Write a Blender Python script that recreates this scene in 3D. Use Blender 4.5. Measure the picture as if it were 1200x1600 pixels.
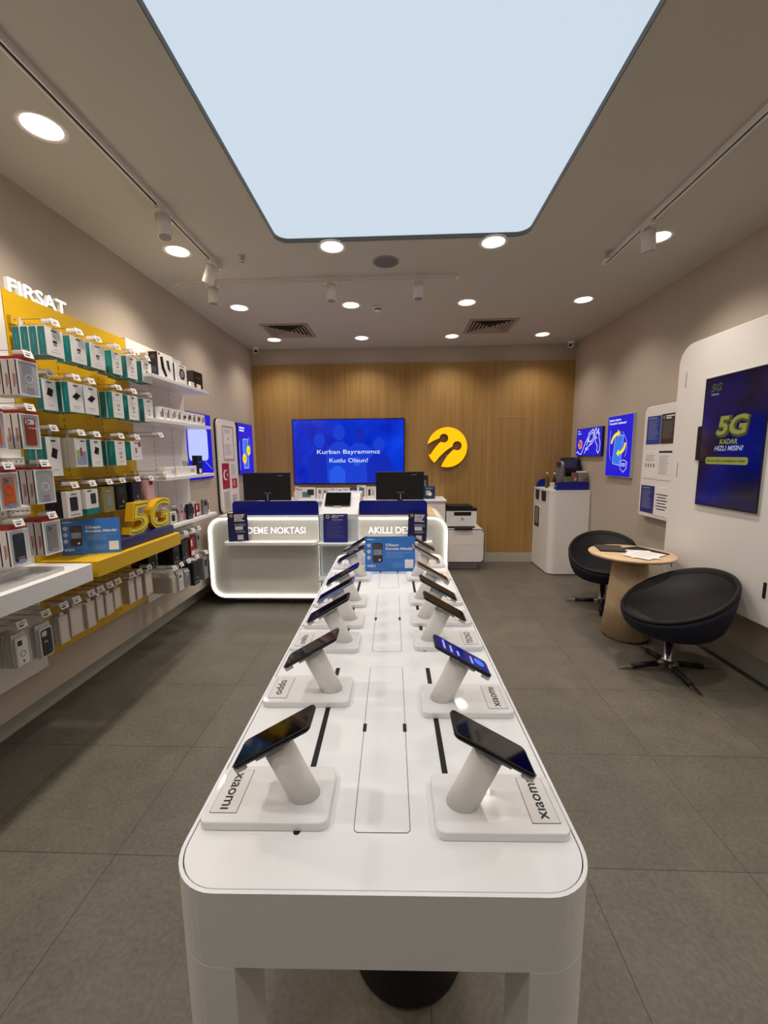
import bpy, bmesh, math, random
from mathutils import Vector, Matrix
random.seed(7)
for _o in list(bpy.data.objects): bpy.data.objects.remove(_o)
S = bpy.context.scene
COL = S.collection
PI = math.pi

# ------------------------------------------------------------------ camera, world, exposure
cam_d = bpy.data.cameras.new('camera'); cam = bpy.data.objects.new('camera', cam_d); COL.objects.link(cam)
cam_d.sensor_fit = 'VERTICAL'; cam_d.sensor_height = 36.0; cam_d.lens = 644.567 / 1600 * 36.0
cam_d.clip_start = 0.02
pit, yaw, roll = math.radians(7.859), math.radians(2.231), math.radians(-0.528)
_f = Vector((-math.sin(yaw) * math.cos(pit), math.cos(yaw) * math.cos(pit), -math.sin(pit)))
_r = Vector((math.cos(yaw), math.sin(yaw), 0)); _u = _r.cross(_f)
_r2 = _r * math.cos(roll) + _u * math.sin(roll); _u2 = _u * math.cos(roll) - _r * math.sin(roll)
cam.matrix_world = Matrix(((_r2.x, _u2.x, -_f.x, 0), (_r2.y, _u2.y, -_f.y, 0), (_r2.z, _u2.z, -_f.z, 1.6), (0, 0, 0, 1)))
S.camera = cam
S.view_settings.view_transform = 'Standard'; S.view_settings.look = 'None'
S.view_settings.exposure = 0.0; S.view_settings.gamma = 1.0; S.view_settings.use_curve_mapping = False
w = bpy.data.worlds.new('world'); S.world = w; w.use_nodes = True
w.node_tree.nodes['Background'].inputs[0].default_value = (.9, .93, 1, 1)
w.node_tree.nodes['Background'].inputs[1].default_value = 0.1
PANEL_STRENGTH = 1.0
DOWN_W = 56.0
DOWN_COL = (1.0, .89, .78)
ROW_W = {.85: 90.0, 2.07: 78.0, 3.245: 74.0, 4.435: 50.0, 5.63: 50.0}

# ------------------------------------------------------------------ materials
MATS = {}
def lin(h):
    h = h.lstrip('#'); o = []
    for i in (0, 2, 4):
        c = int(h[i:i+2], 16) / 255
        o.append(c / 12.92 if c <= .04045 else ((c + .055) / 1.055) ** 2.4)
    return (*o, 1.0)
def mat(name, col='#ffffff', rough=.5, metal=0, emit=None, es=1.0, noise=0, nscale=40, alpha=1, spec=.5, coat=0, trans=0, bump=0):
    if name in MATS: return MATS[name]
    m = bpy.data.materials.new(name); m.use_nodes = True; nt = m.node_tree; p = nt.nodes['Principled BSDF']
    p.inputs['Base Color'].default_value = lin(col); p.inputs['Roughness'].default_value = rough
    p.inputs['Metallic'].default_value = metal; p.inputs['Specular IOR Level'].default_value = spec
    p.inputs['Coat Weight'].default_value = coat; p.inputs['Coat Roughness'].default_value = .04; p.inputs['Transmission Weight'].default_value = trans
    p.inputs['Alpha'].default_value = alpha
    if emit: p.inputs['Emission Color'].default_value = lin(emit); p.inputs['Emission Strength'].default_value = es
    if noise or bump:
        tc = nt.nodes.new('ShaderNodeTexCoord'); n = nt.nodes.new('ShaderNodeTexNoise')
        n.inputs['Scale'].default_value = nscale; n.inputs['Detail'].default_value = 4
        nt.links.new(tc.outputs['Object'], n.inputs['Vector'])
        if noise:
            hs = nt.nodes.new('ShaderNodeHueSaturation'); hs.inputs['Color'].default_value = lin(col)
            mr = nt.nodes.new('ShaderNodeMapRange'); mr.inputs['To Min'].default_value = 1 - noise; mr.inputs['To Max'].default_value = 1 + noise
            nt.links.new(n.outputs['Fac'], mr.inputs['Value']); nt.links.new(mr.outputs[0], hs.inputs['Value'])
            nt.links.new(hs.outputs[0], p.inputs['Base Color'])
        if bump:
            b = nt.nodes.new('ShaderNodeBump'); b.inputs['Strength'].default_value = bump; b.inputs['Distance'].default_value = .002
            nt.links.new(n.outputs['Fac'], b.inputs['Height']); nt.links.new(b.outputs[0], p.inputs['Normal'])
    MATS[name] = m; return m
def wood(name, c1, c2, sc=(60, 60, 1.2), rough=.5):
    m = bpy.data.materials.new(name); m.use_nodes = True; nt = m.node_tree; p = nt.nodes['Principled BSDF']
    tc = nt.nodes.new('ShaderNodeTexCoord'); mp = nt.nodes.new('ShaderNodeMapping'); mp.inputs['Scale'].default_value = sc
    n = nt.nodes.new('ShaderNodeTexNoise'); n.inputs['Scale'].default_value = 1; n.inputs['Detail'].default_value = 8; n.inputs['Roughness'].default_value = .7
    mp2 = nt.nodes.new('ShaderNodeMapping'); mp2.inputs['Scale'].default_value = (sc[0] * .12, sc[1] * .12, sc[2] * .3)
    n2 = nt.nodes.new('ShaderNodeTexNoise'); n2.inputs['Scale'].default_value = 1; n2.inputs['Detail'].default_value = 3
    ad = nt.nodes.new('ShaderNodeMath'); ad.operation = 'MULTIPLY_ADD'; ad.inputs[1].default_value = .6
    r = nt.nodes.new('ShaderNodeValToRGB'); r.color_ramp.elements[0].color = lin(c1); r.color_ramp.elements[1].color = lin(c2)
    r.color_ramp.elements[0].position = .45; r.color_ramp.elements[1].position = .95
    nt.links.new(tc.outputs['Object'], mp.inputs[0]); nt.links.new(mp.outputs[0], n.inputs['Vector'])
    nt.links.new(tc.outputs['Object'], mp2.inputs[0]); nt.links.new(mp2.outputs[0], n2.inputs['Vector'])
    nt.links.new(n.outputs['Fac'], ad.inputs[0]); nt.links.new(n2.outputs['Fac'], ad.inputs[2])
    nt.links.new(ad.outputs[0], r.inputs[0]); nt.links.new(r.outputs[0], p.inputs['Base Color'])
    p.inputs['Roughness'].default_value = rough; MATS[name] = m; return m
def floor_mat():
    m = bpy.data.materials.new('floor_tile'); m.use_nodes = True; nt = m.node_tree; p = nt.nodes['Principled BSDF']
    tc = nt.nodes.new('ShaderNodeTexCoord'); mp = nt.nodes.new('ShaderNodeMapping')
    mp.inputs['Location'].default_value = (1.16 + .6225 * 6, -1.43 + .625 * 10, 0)
    br = nt.nodes.new('ShaderNodeTexBrick'); br.offset = 0; br.squash = 1
    br.inputs['Scale'].default_value = 1; br.inputs['Mortar Size'].default_value = .0018; br.inputs['Mortar Smooth'].default_value = .1
    br.inputs['Brick Width'].default_value = .6225; br.inputs['Row Height'].default_value = .625
    br.inputs['Color1'].default_value = lin('#605b50'); br.inputs['Color2'].default_value = lin('#666156'); br.inputs['Mortar'].default_value = lin('#37332c')
    nt.links.new(tc.outputs['Object'], mp.inputs[0]); nt.links.new(mp.outputs[0], br.inputs['Vector'])
    n1 = nt.nodes.new('ShaderNodeTexNoise'); n1.inputs['Scale'].default_value = 5; n1.inputs['Detail'].default_value = 9; n1.inputs['Roughness'].default_value = .72
    n2 = nt.nodes.new('ShaderNodeTexNoise'); n2.inputs['Scale'].default_value = 60; n2.inputs['Detail'].default_value = 6
    nt.links.new(tc.outputs['Object'], n1.inputs['Vector']); nt.links.new(tc.outputs['Object'], n2.inputs['Vector'])
    ad = nt.nodes.new('ShaderNodeMath'); ad.operation = 'ADD'; nt.links.new(n1.outputs['Fac'], ad.inputs[0]); nt.links.new(n2.outputs['Fac'], ad.inputs[1])
    mr = nt.nodes.new('ShaderNodeMapRange'); mr.inputs['From Min'].default_value = .6; mr.inputs['From Max'].default_value = 1.4
    mr.inputs['To Min'].default_value = .62; mr.inputs['To Max'].default_value = 1.35
    nt.links.new(ad.outputs[0], mr.inputs['Value'])
    hs = nt.nodes.new('ShaderNodeHueSaturation'); nt.links.new(br.outputs['Color'], hs.inputs['Color']); nt.links.new(mr.outputs[0], hs.inputs['Value'])
    nt.links.new(hs.outputs[0], p.inputs['Base Color'])
    mr2 = nt.nodes.new('ShaderNodeMapRange'); mr2.inputs['To Min'].default_value = .38; mr2.inputs['To Max'].default_value = .62
    nt.links.new(n1.outputs['Fac'], mr2.inputs['Value']); nt.links.new(mr2.outputs[0], p.inputs['Roughness'])
    b = nt.nodes.new('ShaderNodeBump'); b.inputs['Strength'].default_value = .25; b.inputs['Distance'].default_value = .002
    nt.links.new(n2.outputs['Fac'], b.inputs['Height']); nt.links.new(b.outputs[0], p.inputs['Normal'])
    MATS['floor_tile'] = m; return m

WALL = mat('greige_wall_paint', '#c0b3a3', .75, noise=.03, nscale=3)
CEIL = mat('ceiling_paint', '#c6c3b6', .85, noise=.02, nscale=2)
BASE = mat('skirting_grey', '#b5b2a6', .5)
WHITE = mat('white_lacquer', '#f1efee', .32)
WHITEM = mat('white_matt', '#f0ebe5', .55)
TABW = mat('table_solid_surface', '#f3f3f4', .38, noise=.015, nscale=300)
BLACK = mat('black_plastic', '#0b0b0c', .35)
BLACKM = mat('black_matt', '#0d0d0d', .7)
GAP = mat('dark_gap', '#2a2825', .8)
NAVY = mat('navy_panel', '#0a1a86', .3)
NAVYD = mat('dark_navy_print', '#17174a', .5)
YEL = mat('yellow_panel', '#dbb004', .5)
YELD = mat('yellow_metal', '#cea404', .5)
OAK = wood('oak_veneer', '#98713a', '#b08b51', (220, 220, 2.2))
OAKL = wood('pale_oak', '#bb9d74', '#d9bf98', (40, 40, 1.5))
OAKT = wood('pale_oak_top', '#c2a27b', '#dcc09a', (1.5, 40, 40), .4)
STEEL = mat('chrome', '#c8c8c8', .18, 1)
WIRE = mat('wire_metal', '#a8a49c', .3, 1)
GREYM = mat('light_grey_metal', '#b7b9ba', .45)
CONS = mat('console_pale_grey', '#d3d7db', .45)
DESKG = mat('desk_grey_green', '#e2dfd5', .6)
TEAL = mat('teal_print', '#057b7c', .5)
PAPER = mat('white_card', '#f2eeea', .6)
CREAM = mat('cream_card', '#d8cfc0', .6)
INK = mat('dark_ink', '#26262a', .6)
GREYP = mat('grey_print', '#8d8d8d', .6)
LGREY = mat('pale_grey_print', '#bcbcc0', .6)
REDP = mat('red_print', '#a3190f', .5)
ORP = mat('orange_case', '#e0662e', .45)
BRICK = mat('brick_red_case', '#a04326', .4)
BLUEP = mat('sky_blue_card', '#3c80d8', .45)
WHT = mat('white_print', '#f6f6f6', .5)
PALEBL = mat('pale_blue_print', '#8fb4e0', .5)
CLEAR = mat('clear_plastic', '#ffffff', .08, trans=1.0, alpha=.35)
WINDOW = mat('blister_window', '#b9bdc2', .12, coat=.6)
SCREENB = mat('black_glass', '#050506', .06, spec=.6)
BEIGEP = mat('beige_print', '#c9b6a4', .6)

# ------------------------------------------------------------------ mesh helpers
class Fr:
    """a local frame: origin, u, v and outward normal w"""
    def __init__(s, o, u, v): s.o = Vector(o); s.u = Vector(u).normalized(); s.v = Vector(v).normalized(); s.w = s.u.cross(s.v)
    def __call__(s, a, b, c=0): return s.o + s.u * a + s.v * b + s.w * c
    def sh(s, a, b, c=0): r = Fr(s.o, s.u, s.v); r.o = s(a, b, c); return r
def FT(z, o=(0, 0)): return Fr((o[0], o[1], z), (1, 0, 0), (0, 1, 0))       # lies flat, seen from above
def FB(y, o=(0, 0)): return Fr((o[0], y, o[1]), (1, 0, 0), (0, 0, 1))       # faces the camera side (-y)
def FL(x, o=(0, 0)): return Fr((x, o[0], o[1]), (0, 1, 0), (0, 0, 1))       # on the left wall, faces +x
def FRt(x, o=(0, 0)): return Fr((x, o[0], o[1]), (0, -1, 0), (0, 0, 1))     # on the right wall, faces -x; u = -y
FDOWN = lambda z, o=(0, 0): Fr((o[0], o[1], z), (1, 0, 0), (0, -1, 0))      # ceiling, faces down

def rr(x0, y0, x1, y1, r=0, n=6):
    if not isinstance(r, (tuple, list)): r = (r,) * 4
    out = []
    for (cx, cy, sx, sy, a0, q) in ((x0, y0, 1, 1, PI, r[0]), (x1, y0, -1, 1, 1.5 * PI, r[1]), (x1, y1, -1, -1, 0, r[2]), (x0, y1, 1, -1, .5 * PI, r[3])):
        q = max(q, 1e-5)
        for k in range(n + 1):
            a = a0 + k / n * PI / 2
            out.append((cx + sx * q + q * math.cos(a), cy + sy * q + q * math.sin(a)))
    return out
def circ(cx, cy, r, n=32, ry=None): return [(cx + r * math.cos(2 * PI * k / n), cy + (ry or r) * math.sin(2 * PI * k / n)) for k in range(n)]
TXT = {}
def glyphs(body, bold):
    k = (body, bold)
    if k in TXT: return TXT[k]
    c = bpy.data.curves.new('t', 'FONT'); c.body = body; c.offset = bold; c.resolution_u = 3; c.fill_mode = 'FRONT'
    o = bpy.data.objects.new('t', c); COL.objects.link(o)
    me = bpy.data.meshes.new_from_object(o.evaluated_get(bpy.context.evaluated_depsgraph_get()))
    vs = [tuple(v.co) for v in me.vertices]; fs = [tuple(p.vertices) for p in me.polygons]
    bpy.data.objects.remove(o); bpy.data.curves.remove(c); bpy.data.meshes.remove(me)
    x0 = min(v[0] for v in vs); x1 = max(v[0] for v in vs)
    TXT[k] = (vs, fs, x0, x1); return TXT[k]

class MB:
    def __init__(s): s.v = []; s.f = []; s.m = []; s.sm = []; s.mats = []
    def mi(s, m):
        if m not in s.mats: s.mats.append(m)
        return s.mats.index(m)
    def add(s, vs, fs, m, smooth=False):
        b = len(s.v); s.v += [Vector(v) for v in vs]; i = s.mi(m)
        for f in fs: s.f.append([b + k for k in f]); s.m.append(i); s.sm.append(smooth)
        return s
    def box(s, x0, x1, y0, y1, z0, z1, m, bev=0, seg=2):
        if bev:
            bm = bmesh.new(); bmesh.ops.create_cube(bm, size=1)
            for v in bm.verts: v.co = Vector(((x0 + x1) / 2 + v.co.x * (x1 - x0), (y0 + y1) / 2 + v.co.y * (y1 - y0), (z0 + z1) / 2 + v.co.z * (z1 - z0)))
            bmesh.ops.bevel(bm, geom=bm.edges[:], offset=bev, segments=seg, affect='EDGES', profile=.5)
            bm.verts.index_update(); s.add([v.co.copy() for v in bm.verts], [[v.index for v in f.verts] for f in bm.faces], m); bm.free(); return s
        vs = [(x, y, z) for x in (x0, x1) for y in (y0, y1) for z in (z0, z1)]
        return s.add(vs, [(0, 1, 3, 2), (4, 6, 7, 5), (0, 4, 5, 1), (2, 3, 7, 6), (0, 2, 6, 4), (1, 5, 7, 3)], m)
    def prism(s, pts, a, b, m, F, side=None, smooth=False):
        n = len(pts); vs = [F(p[0], p[1], a) for p in pts] + [F(p[0], p[1], b) for p in pts]
        s.add(vs, [list(range(n))[::-1], list(range(n, 2 * n))], m)
        return s.add(vs, [(k, (k + 1) % n, n + (k + 1) % n, n + k) for k in range(n)], side or m, smooth)
    def slab(s, pts, a, b, m, F, bev, side=None):
        """prism with a bevelled top edge (pts convex)"""
        cx = sum(p[0] for p in pts) / len(pts); cy = sum(p[1] for p in pts) / len(pts)
        n = len(pts)
        def inset(d):
            o = []
            for k in range(n):
                p0, p1, p2 = pts[k - 1], pts[k], pts[(k + 1) % n]
                nx = (p2[1] - p0[1]); ny = -(p2[0] - p0[0]); l = math.hypot(nx, ny) or 1
                o.append((p1[0] - nx / l * d, p1[1] - ny / l * d))
            return o
        L = [(pts, a), (pts, b - bev), (inset(bev * .3), b - bev * .3), (inset(bev), b)]
        vs = [];
        for q, h in L: vs += [F(p[0], p[1], h) for p in q]
        s.add(vs, [list(range(n))[::-1], list(range(3 * n, 4 * n))], m)
        for j in range(3): s.add(vs[j * n:(j + 2) * n], [(k, (k + 1) % n, n + (k + 1) % n, n + k) for k in range(n)], (side or m) if j == 0 else m, False)
        return s
    def ring(s, A, B, a, b, m, F):
        n = len(A); vs = [F(*p, a) for p in A] + [F(*p, a) for p in B] + [F(*p, b) for p in A] + [F(*p, b) for p in B]
        fs = []
        for k in range(n):
            j = (k + 1) % n
            fs += [(k, n + k, n + j, j), (2 * n + k, 2 * n + j, 3 * n + j, 3 * n + k), (k, j, 2 * n + j, 2 * n + k), (n + k, 3 * n + k, 3 * n + j, n + j)]
        return s.add(vs, fs, m)
    def cyl(s, p0, p1, r0, m, r1=None, n=24, smooth=True, caps=True):
        p0 = Vector(p0); p1 = Vector(p1); r1 = r0 if r1 is None else r1; d = (p1 - p0).normalized()
        a = d.orthogonal().normalized(); b = d.cross(a)
        vs = [p0 + (a * math.cos(t) + b * math.sin(t)) * r0 for t in [2 * PI * k / n for k in range(n)]] + \
             [p1 + (a * math.cos(t) + b * math.sin(t)) * r1 for t in [2 * PI * k / n for k in range(n)]]
        s.add(vs, [(k, (k + 1) % n, n + (k + 1) % n, n + k) for k in range(n)], m, smooth)
        if caps: s.add(vs, [list(range(n))[::-1], list(range(n, 2 * n))], m)
        return s
    def tube(s, path, r, m, n=8):
        path = [Vector(p) for p in path]; rings = []; prev = None
        for i, p in enumerate(path):
            d = (path[min(i + 1, len(path) - 1)] - path[max(i - 1, 0)]).normalized()
            a = d.orthogonal().normalized() if prev is None else (prev - d * prev.dot(d)).normalized(); prev = a; b = d.cross(a)
            rings.append([p + (a * math.cos(2 * PI * k / n) + b * math.sin(2 * PI * k / n)) * r for k in range(n)])
        vs = [v for q in rings for v in q]; L = len(rings)
        s.add(vs, [(i * n + k, i * n + (k + 1) % n, (i + 1) * n + (k + 1) % n, (i + 1) * n + k) for i in range(L - 1) for k in range(n)], m, True)
        return s.add(vs, [list(range(n))[::-1], list(range((L - 1) * n, L * n))], m)
    def lathe(s, prof, c, m, n=32, F=None, smooth=True):
        F = F or Fr(c, (1, 0, 0), (0, 1, 0)); vs = []
        for (r, z) in prof: vs += [F(r * math.cos(2 * PI * k / n), r * math.sin(2 * PI * k / n), z) for k in range(n)]
        fs = [(i * n + k, i * n + (k + 1) % n, (i + 1) * n + (k + 1) % n, (i + 1) * n + k) for i in range(len(prof) - 1) for k in range(n)]
        s.add(vs, fs, m, smooth)
        if prof[0][0] > 1e-6: s.add(vs[:n], [list(range(n))[::-1]], m)
        if prof[-1][0] > 1e-6: s.add(vs[-n:], [list(range(n))], m)
        return s
    def stroke(s, pts, wd, h, m, F, closed=False):
        """a drawn line of width wd lying on F"""
        P = [Vector((p[0], p[1])) for p in pts]; n = len(P)
        rng = range(n if closed else n - 1)
        for i in rng:
            a, b = P[i], P[(i + 1) % n]; d = b - a
            if d.length < 1e-6: continue
            d.normalize(); q = Vector((-d.y, d.x)) * wd / 2; e = d * wd * .3
            s.prism([tuple(a - q - e), tuple(b - q + e), tuple(b + q + e), tuple(a + q - e)], 0, h, m, F)
        return s
    def text(s, body, F, a, b, h, m, width=None, bold=.015, depth=.0006, align='L', shear=0):
        vs, fs, x0, x1 = glyphs(body, bold); k = h / .73; kx = k if width is None else width / (x1 - x0)
        off = {'L': 0, 'C': -(x1 - x0) * kx / 2, 'R': -(x1 - x0) * kx}[align]
        return s.add([F(a + off + (v[0] - x0) * kx + shear * v[1] * k, b + v[1] * k, depth) for v in vs], fs, m)
    def text3(s, body, F, a, b, h, m, width, bold, d0, d1, side=None, shear=0):
        """letters with depth"""
        vs, fs, x0, x1 = glyphs(body, bold); k = h / .73; kx = width / (x1 - x0)
        T = lambda z: [F(a + (v[0] - x0) * kx + shear * v[1] * k, b + v[1] * k, z) for v in vs]
        s.add(T(d1), fs, m); s.add(T(d0), [f[::-1] for f in fs], side or m)
        cnt = {}
        for f in fs:
            for i in range(len(f)): e = (f[i], f[(i + 1) % len(f)]); cnt[e] = cnt.get(e, 0) + 1
        A = T(d0) + T(d1); n = len(vs)
        s.add(A, [(e[0], e[1], n + e[1], n + e[0]) for e in cnt if (e[1], e[0]) not in cnt], side or m); return s
    def lines(s, F, x0, y0, x1, n, dy, th, m, ragged=.25, depth=.0005):
        for i in range(n):
            e = x1 - (x1 - x0) * random.random() * ragged
            s.prism([(x0, y0 - i * dy), (e, y0 - i * dy), (e, y0 - i * dy + th), (x0, y0 - i * dy + th)], 0, depth, m, F)
        return s
    def rect(s, F, x0, y0, x1, y1, m, r=0, d=.0005, n=4): return s.prism(rr(x0, y0, x1, y1, r, n), 0, d, m, F)
    def build(s, name, parent=None, origin=None):
        o0 = Vector(origin) if origin is not None else (W[parent.name] if parent else Vector((0, 0, 0)))
        me = bpy.data.meshes.new(name); me.from_pydata([v - o0 for v in s.v], [], s.f); me.update()
        for m in s.mats: me.materials.append(m)
        me.polygons.foreach_set('material_index', s.m); me.polygons.foreach_set('use_smooth', s.sm)
        bm = bmesh.new(); bm.from_mesh(me); bmesh.ops.remove_doubles(bm, verts=bm.verts, dist=1e-6)
        bmesh.ops.recalc_face_normals(bm, faces=bm.faces); bm.to_mesh(me); bm.free()
        o = bpy.data.objects.new(name, me); COL.objects.link(o)
        if parent: o.parent = parent
        else: o.location = o0
        W[o.name] = o0
        return o
W = {}
def tag(o, label=None, cat=None, group=None, kind=None):
    if label: o['label'] = label
    if cat: o['category'] = cat
    if group: o['group'] = group
    if kind: o['kind'] = kind
    return o
def thing(name, label, cat, loc=(0, 0, 0), group=None):
    o = bpy.data.objects.new(name, None); COL.objects.link(o); o.empty_display_size = .05
    o.location = loc; W[o.name] = Vector(loc); return tag(o, label, cat, group)
def struct(mb, name, label=None): return tag(mb.build(name), label, None, None, 'structure')
def dup(root, loc, label=None, rz=None, group=None):
    c = root.copy(); COL.objects.link(c); c.location = loc; W[c.name] = Vector(loc)
    if rz is not None: c.rotation_euler = (0, 0, rz)
    if label: c['label'] = label
    if group: c['group'] = group
    for ch in list(root.children):
        d = ch.copy(); COL.objects.link(d); d.parent = c; W[d.name] = W.get(ch.name, Vector((0, 0, 0)))
        for g in ch.children:
            e = g.copy(); COL.objects.link(e); e.parent = d
    return c
ORD = ['front', 'second', 'third', 'fourth', 'fifth', 'sixth', 'seventh', 'eighth', 'ninth', 'tenth']
NTH = ['first', 'second', 'third', 'fourth', 'fifth', 'sixth', 'seventh', 'eighth', 'ninth', 'tenth', 'eleventh', 'twelfth']

# ================================================================== THE ROOM
XL, XR, YB, ZC = -2.13, 2.465, 6.12, 3.115
YF = -2.6
m = MB().box(-2.6, 2.8, YF - .1, YB + .2, -.06, 0, floor_mat()); struct(m, 'floor')
m = MB().box(XL - .2, XL, YF, YB + .1, .19, ZC + .1, WALL); struct(m, 'wall_left')
m = MB().box(XR, XR + .2, YF, YB + .1, .19, ZC + .1, WALL); struct(m, 'wall_right')
m = MB().box(XL - .2, -2.275, YF, YB + .1, 0, .19, BASE); struct(m, 'baseboard_left')
m = MB().box(2.52, XR + .2, YF, YB + .1, 0, .19, BASE); struct(m, 'baseboard_right')
m = MB().box(-2.6, 2.8, YB, YB + .15, 0, ZC + .1, WALL); struct(m, 'wall_back')
m = MB().box(-2.6, 2.8, YF - .1, YF, 0, ZC + .1, mat('shopfront_dark', '#4a4640', .6)); struct(m, 'wall_front')
m = MB().box(XL - .14, XR + .05, 6.085, YB, 0, .135, BASE); struct(m, 'baseboard_back')
# ceiling with the rounded opening of the light panel
LX0, LX1, LY0, LY1 = -.874, .908, -.6, 3.178
inner = rr(LX0, LY0, LX1, LY1, .09, 8)
bm = bmesh.new()
vi = [bm.verts.new((p[0], p[1], ZC)) for p in inner]; vo = [bm.verts.new((x, y, ZC)) for x, y in ((-2.4, YF - .1), (2.75, YF - .1), (2.75, YB + .15), (-2.4, YB + .15))]
ed = [bm.edges.new((vi[k], vi[(k + 1) % len(vi)])) for k in range(len(vi))] + [bm.edges.new((vo[k], vo[(k + 1) % 4])) for k in range(4)]
bmesh.ops.triangle_fill(bm, edges=ed, use_beauty=True)
bm.verts.index_update()
m = MB(); vs = [v.co.copy() for v in bm.verts]; fs = [[v.index for v in f.verts] for f in bm.faces]; bm.free()
m.add(vs, fs, CEIL); m.add([v + Vector((0, 0, .09)) for v in vs], fs, CEIL)
F = FT(0); m.ring(inner, rr(LX0 - .01, LY0 - .01, LX1 + .01, LY1 + .01, .1, 8), ZC + .0005, ZC + .09, CEIL, F)
struct(m, 'ceiling')
LP = mat('stretch_panel_light', '#202020', .6, emit='#cddbe9', es=PANEL_STRENGTH)
t = thing('ceiling_light_panel', 'large pale blue-white luminous panel with rounded corners set in the ceiling', 'ceiling light', (0, 1, ZC))
MB().prism(rr(LX0 - .008, LY0 - .008, LX1 + .008, LY1 + .008, .098, 8), ZC + .03, ZC + .035, LP, F).build('diffuser', t)
MB().ring(rr(LX0 + .0005, LY0 + .0005, LX1 - .0005, LY1 - .0005, .0895, 8), rr(LX0 + .004, LY0 + .004, LX1 - .004, LY1 - .004, .086, 8), ZC + .001, ZC + .03, mat('profile_grey', '#5d5850', .6), F).build('edge_profile', t)

# wood panelling with the flush door
DX0, DX1, DZ = 1.284, 1.938, 2.12
m = MB()
for x0, x1, z0, z1 in ((XL, DX0 - .004, .135, 2.893), (DX1 + .004, XR, .135, 2.893), (DX0 - .004, DX1 + .004, DZ + .004, 2.893)): m.box(x0, x1, 6.095, YB, z0, z1, OAK)
struct(m, 'trim_1', 'oak veneer panelling on the back wall')
d = MB().box(DX0, DX1, 6.0975, 6.118, .135, DZ, OAK)
struct(d, 'door_1', 'flush oak door hidden in the back wall panelling')
m = MB()
for x in (DX0 - .003, DX1 + .003): m.box(x - .0025, x + .0025, 6.0945, 6.0975, .135, DZ, mat('door_gap_edge', '#c9a878', .5))
m.box(DX0, DX1, 6.0945, 6.0975, DZ - .001, DZ + .004, MATS['door_gap_edge']); struct(m, 'trim_2', 'pale edge strip around the flush door')

# ------------------------------------------------------------------ ceiling fittings
DL = mat('downlight_emitter', '#ffffff', .5, emit='#fff1e0', es=6)
rows = ['nearest row', 'second row from the front', 'third row, before the air vents', 'back row, beside the wood wall']
cols = ['left wall column', 'centre-left column', 'centre-right column', 'right wall column']
def spot(name, loc, energy, size, blend, rad, col, target=None):
    l = bpy.data.lights.new(name, 'SPOT'); l.energy = energy; l.spot_size = math.radians(size); l.spot_blend = blend; l.shadow_soft_size = rad; l.color = col
    o = bpy.data.objects.new(name, l); COL.objects.link(o); o.location = loc
    if target is not None: o.rotation_euler = (Vector(target) - Vector(loc)).to_track_quat('-Z', 'Y').to_euler()
    return o
def downlight():
    t = thing('recessed_downlight', 'x', 'ceiling light', (0, 0, 0), 'round recessed ceiling downlights')
    MB().lathe([(.078, .012), (.082, -.002), (.098, -.005), (.103, 0), (.103, .004)], (0, 0, 0), WHITEM, 40).build('trim_ring', t)
    MB().lathe([(0, -.001), (.080, -.001), (.080, .004), (0, .004)], (0, 0, 0), DL, 40).build('diffuser', t)
    return t
dl0 = None; k = 0
for j, y in enumerate((.85, 2.07, 3.245, 4.435, 5.63)):
    for i, x in enumerate((-1.645, -.49, .682, 1.837)):
        if j < 2 and i in (1, 2): continue
        lb = 'round glowing downlight, %s, %s' % (cols[i], ['nearest the storefront', 'beside the front of the luminous panel', 'beside the far end of the luminous panel', 'just before the air vents', 'closest to the wood wall'][j])
        if dl0 is None: dl0 = downlight(); o = dl0; o.location = (x, y, ZC); o['label'] = lb
        else: o = dup(dl0, (x, y, ZC), lb)
        spot('downlight_or_fill_lamp', (x, y, ZC - .012), ROW_W[y], 128, .9, .08, DOWN_COL)
for x in (-1.645, 1.837):
    for y in (-.4,): spot('downlight_or_fill_lamp', (x, y, ZC - .02), DOWN_W, 128, .9, .08, DOWN_COL)
for x in (-.49, .682): spot('downlight_or_fill_lamp', (x, -.95, ZC - .02), 28.0, 128, .9, .08, DOWN_COL)  # unseen fill lamps added behind the camera to brighten the near table end

def track(name, a, b, label, wd=.034):
    t = thing(name, label, 'track rail', ((a[0] + b[0]) / 2, (a[1] + b[1]) / 2, ZC), 'white ceiling lighting tracks')
    d = (Vector(b) - Vector(a)).normalized(); n = Vector((-d.y, d.x, 0)); A = Vector(a); B = Vector(b)
    F = Fr((a[0], a[1], ZC), d, Vector((0, 0, 1)).cross(d) * -1)   # w points down
    if F.w.z > 0: F = Fr(F.o, d, Vector((0, 0, 1)).cross(d))
    L = (B - A).length
    m = MB()
    for s in (-1, 1): m.prism(rr(0, min(s * wd / 2, s * .0085), L, max(s * wd / 2, s * .0085)), -.002, .03, WHITEM, F)
    m.prism(rr(-.025, -wd / 2, -.0002, wd / 2), 0, .03, WHITEM, F); m.prism(rr(L + .0002, -wd / 2, L + .025, wd / 2), 0, .03, WHITEM, F); m.build('rail', t)
    MB().prism(rr(.001, -.0083, L - .001, .0083), .001, .022, BLACKM, F).build('channel', t); return t
FD = 1
track('lighting_track', (-1.437, -.6, 0), (-1.437, 3.48, 0), 'long white lighting track on the ceiling along the left side')
track('lighting_track', (1.636, -.2, 0), (1.636, 3.57, 0), 'long white lighting track on the ceiling along the right side')
track('lighting_track', (-1.93, 3.765, 0), (.48, 3.765, 0), 'short white lighting track running across the ceiling behind the luminous panel', .028)
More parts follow.
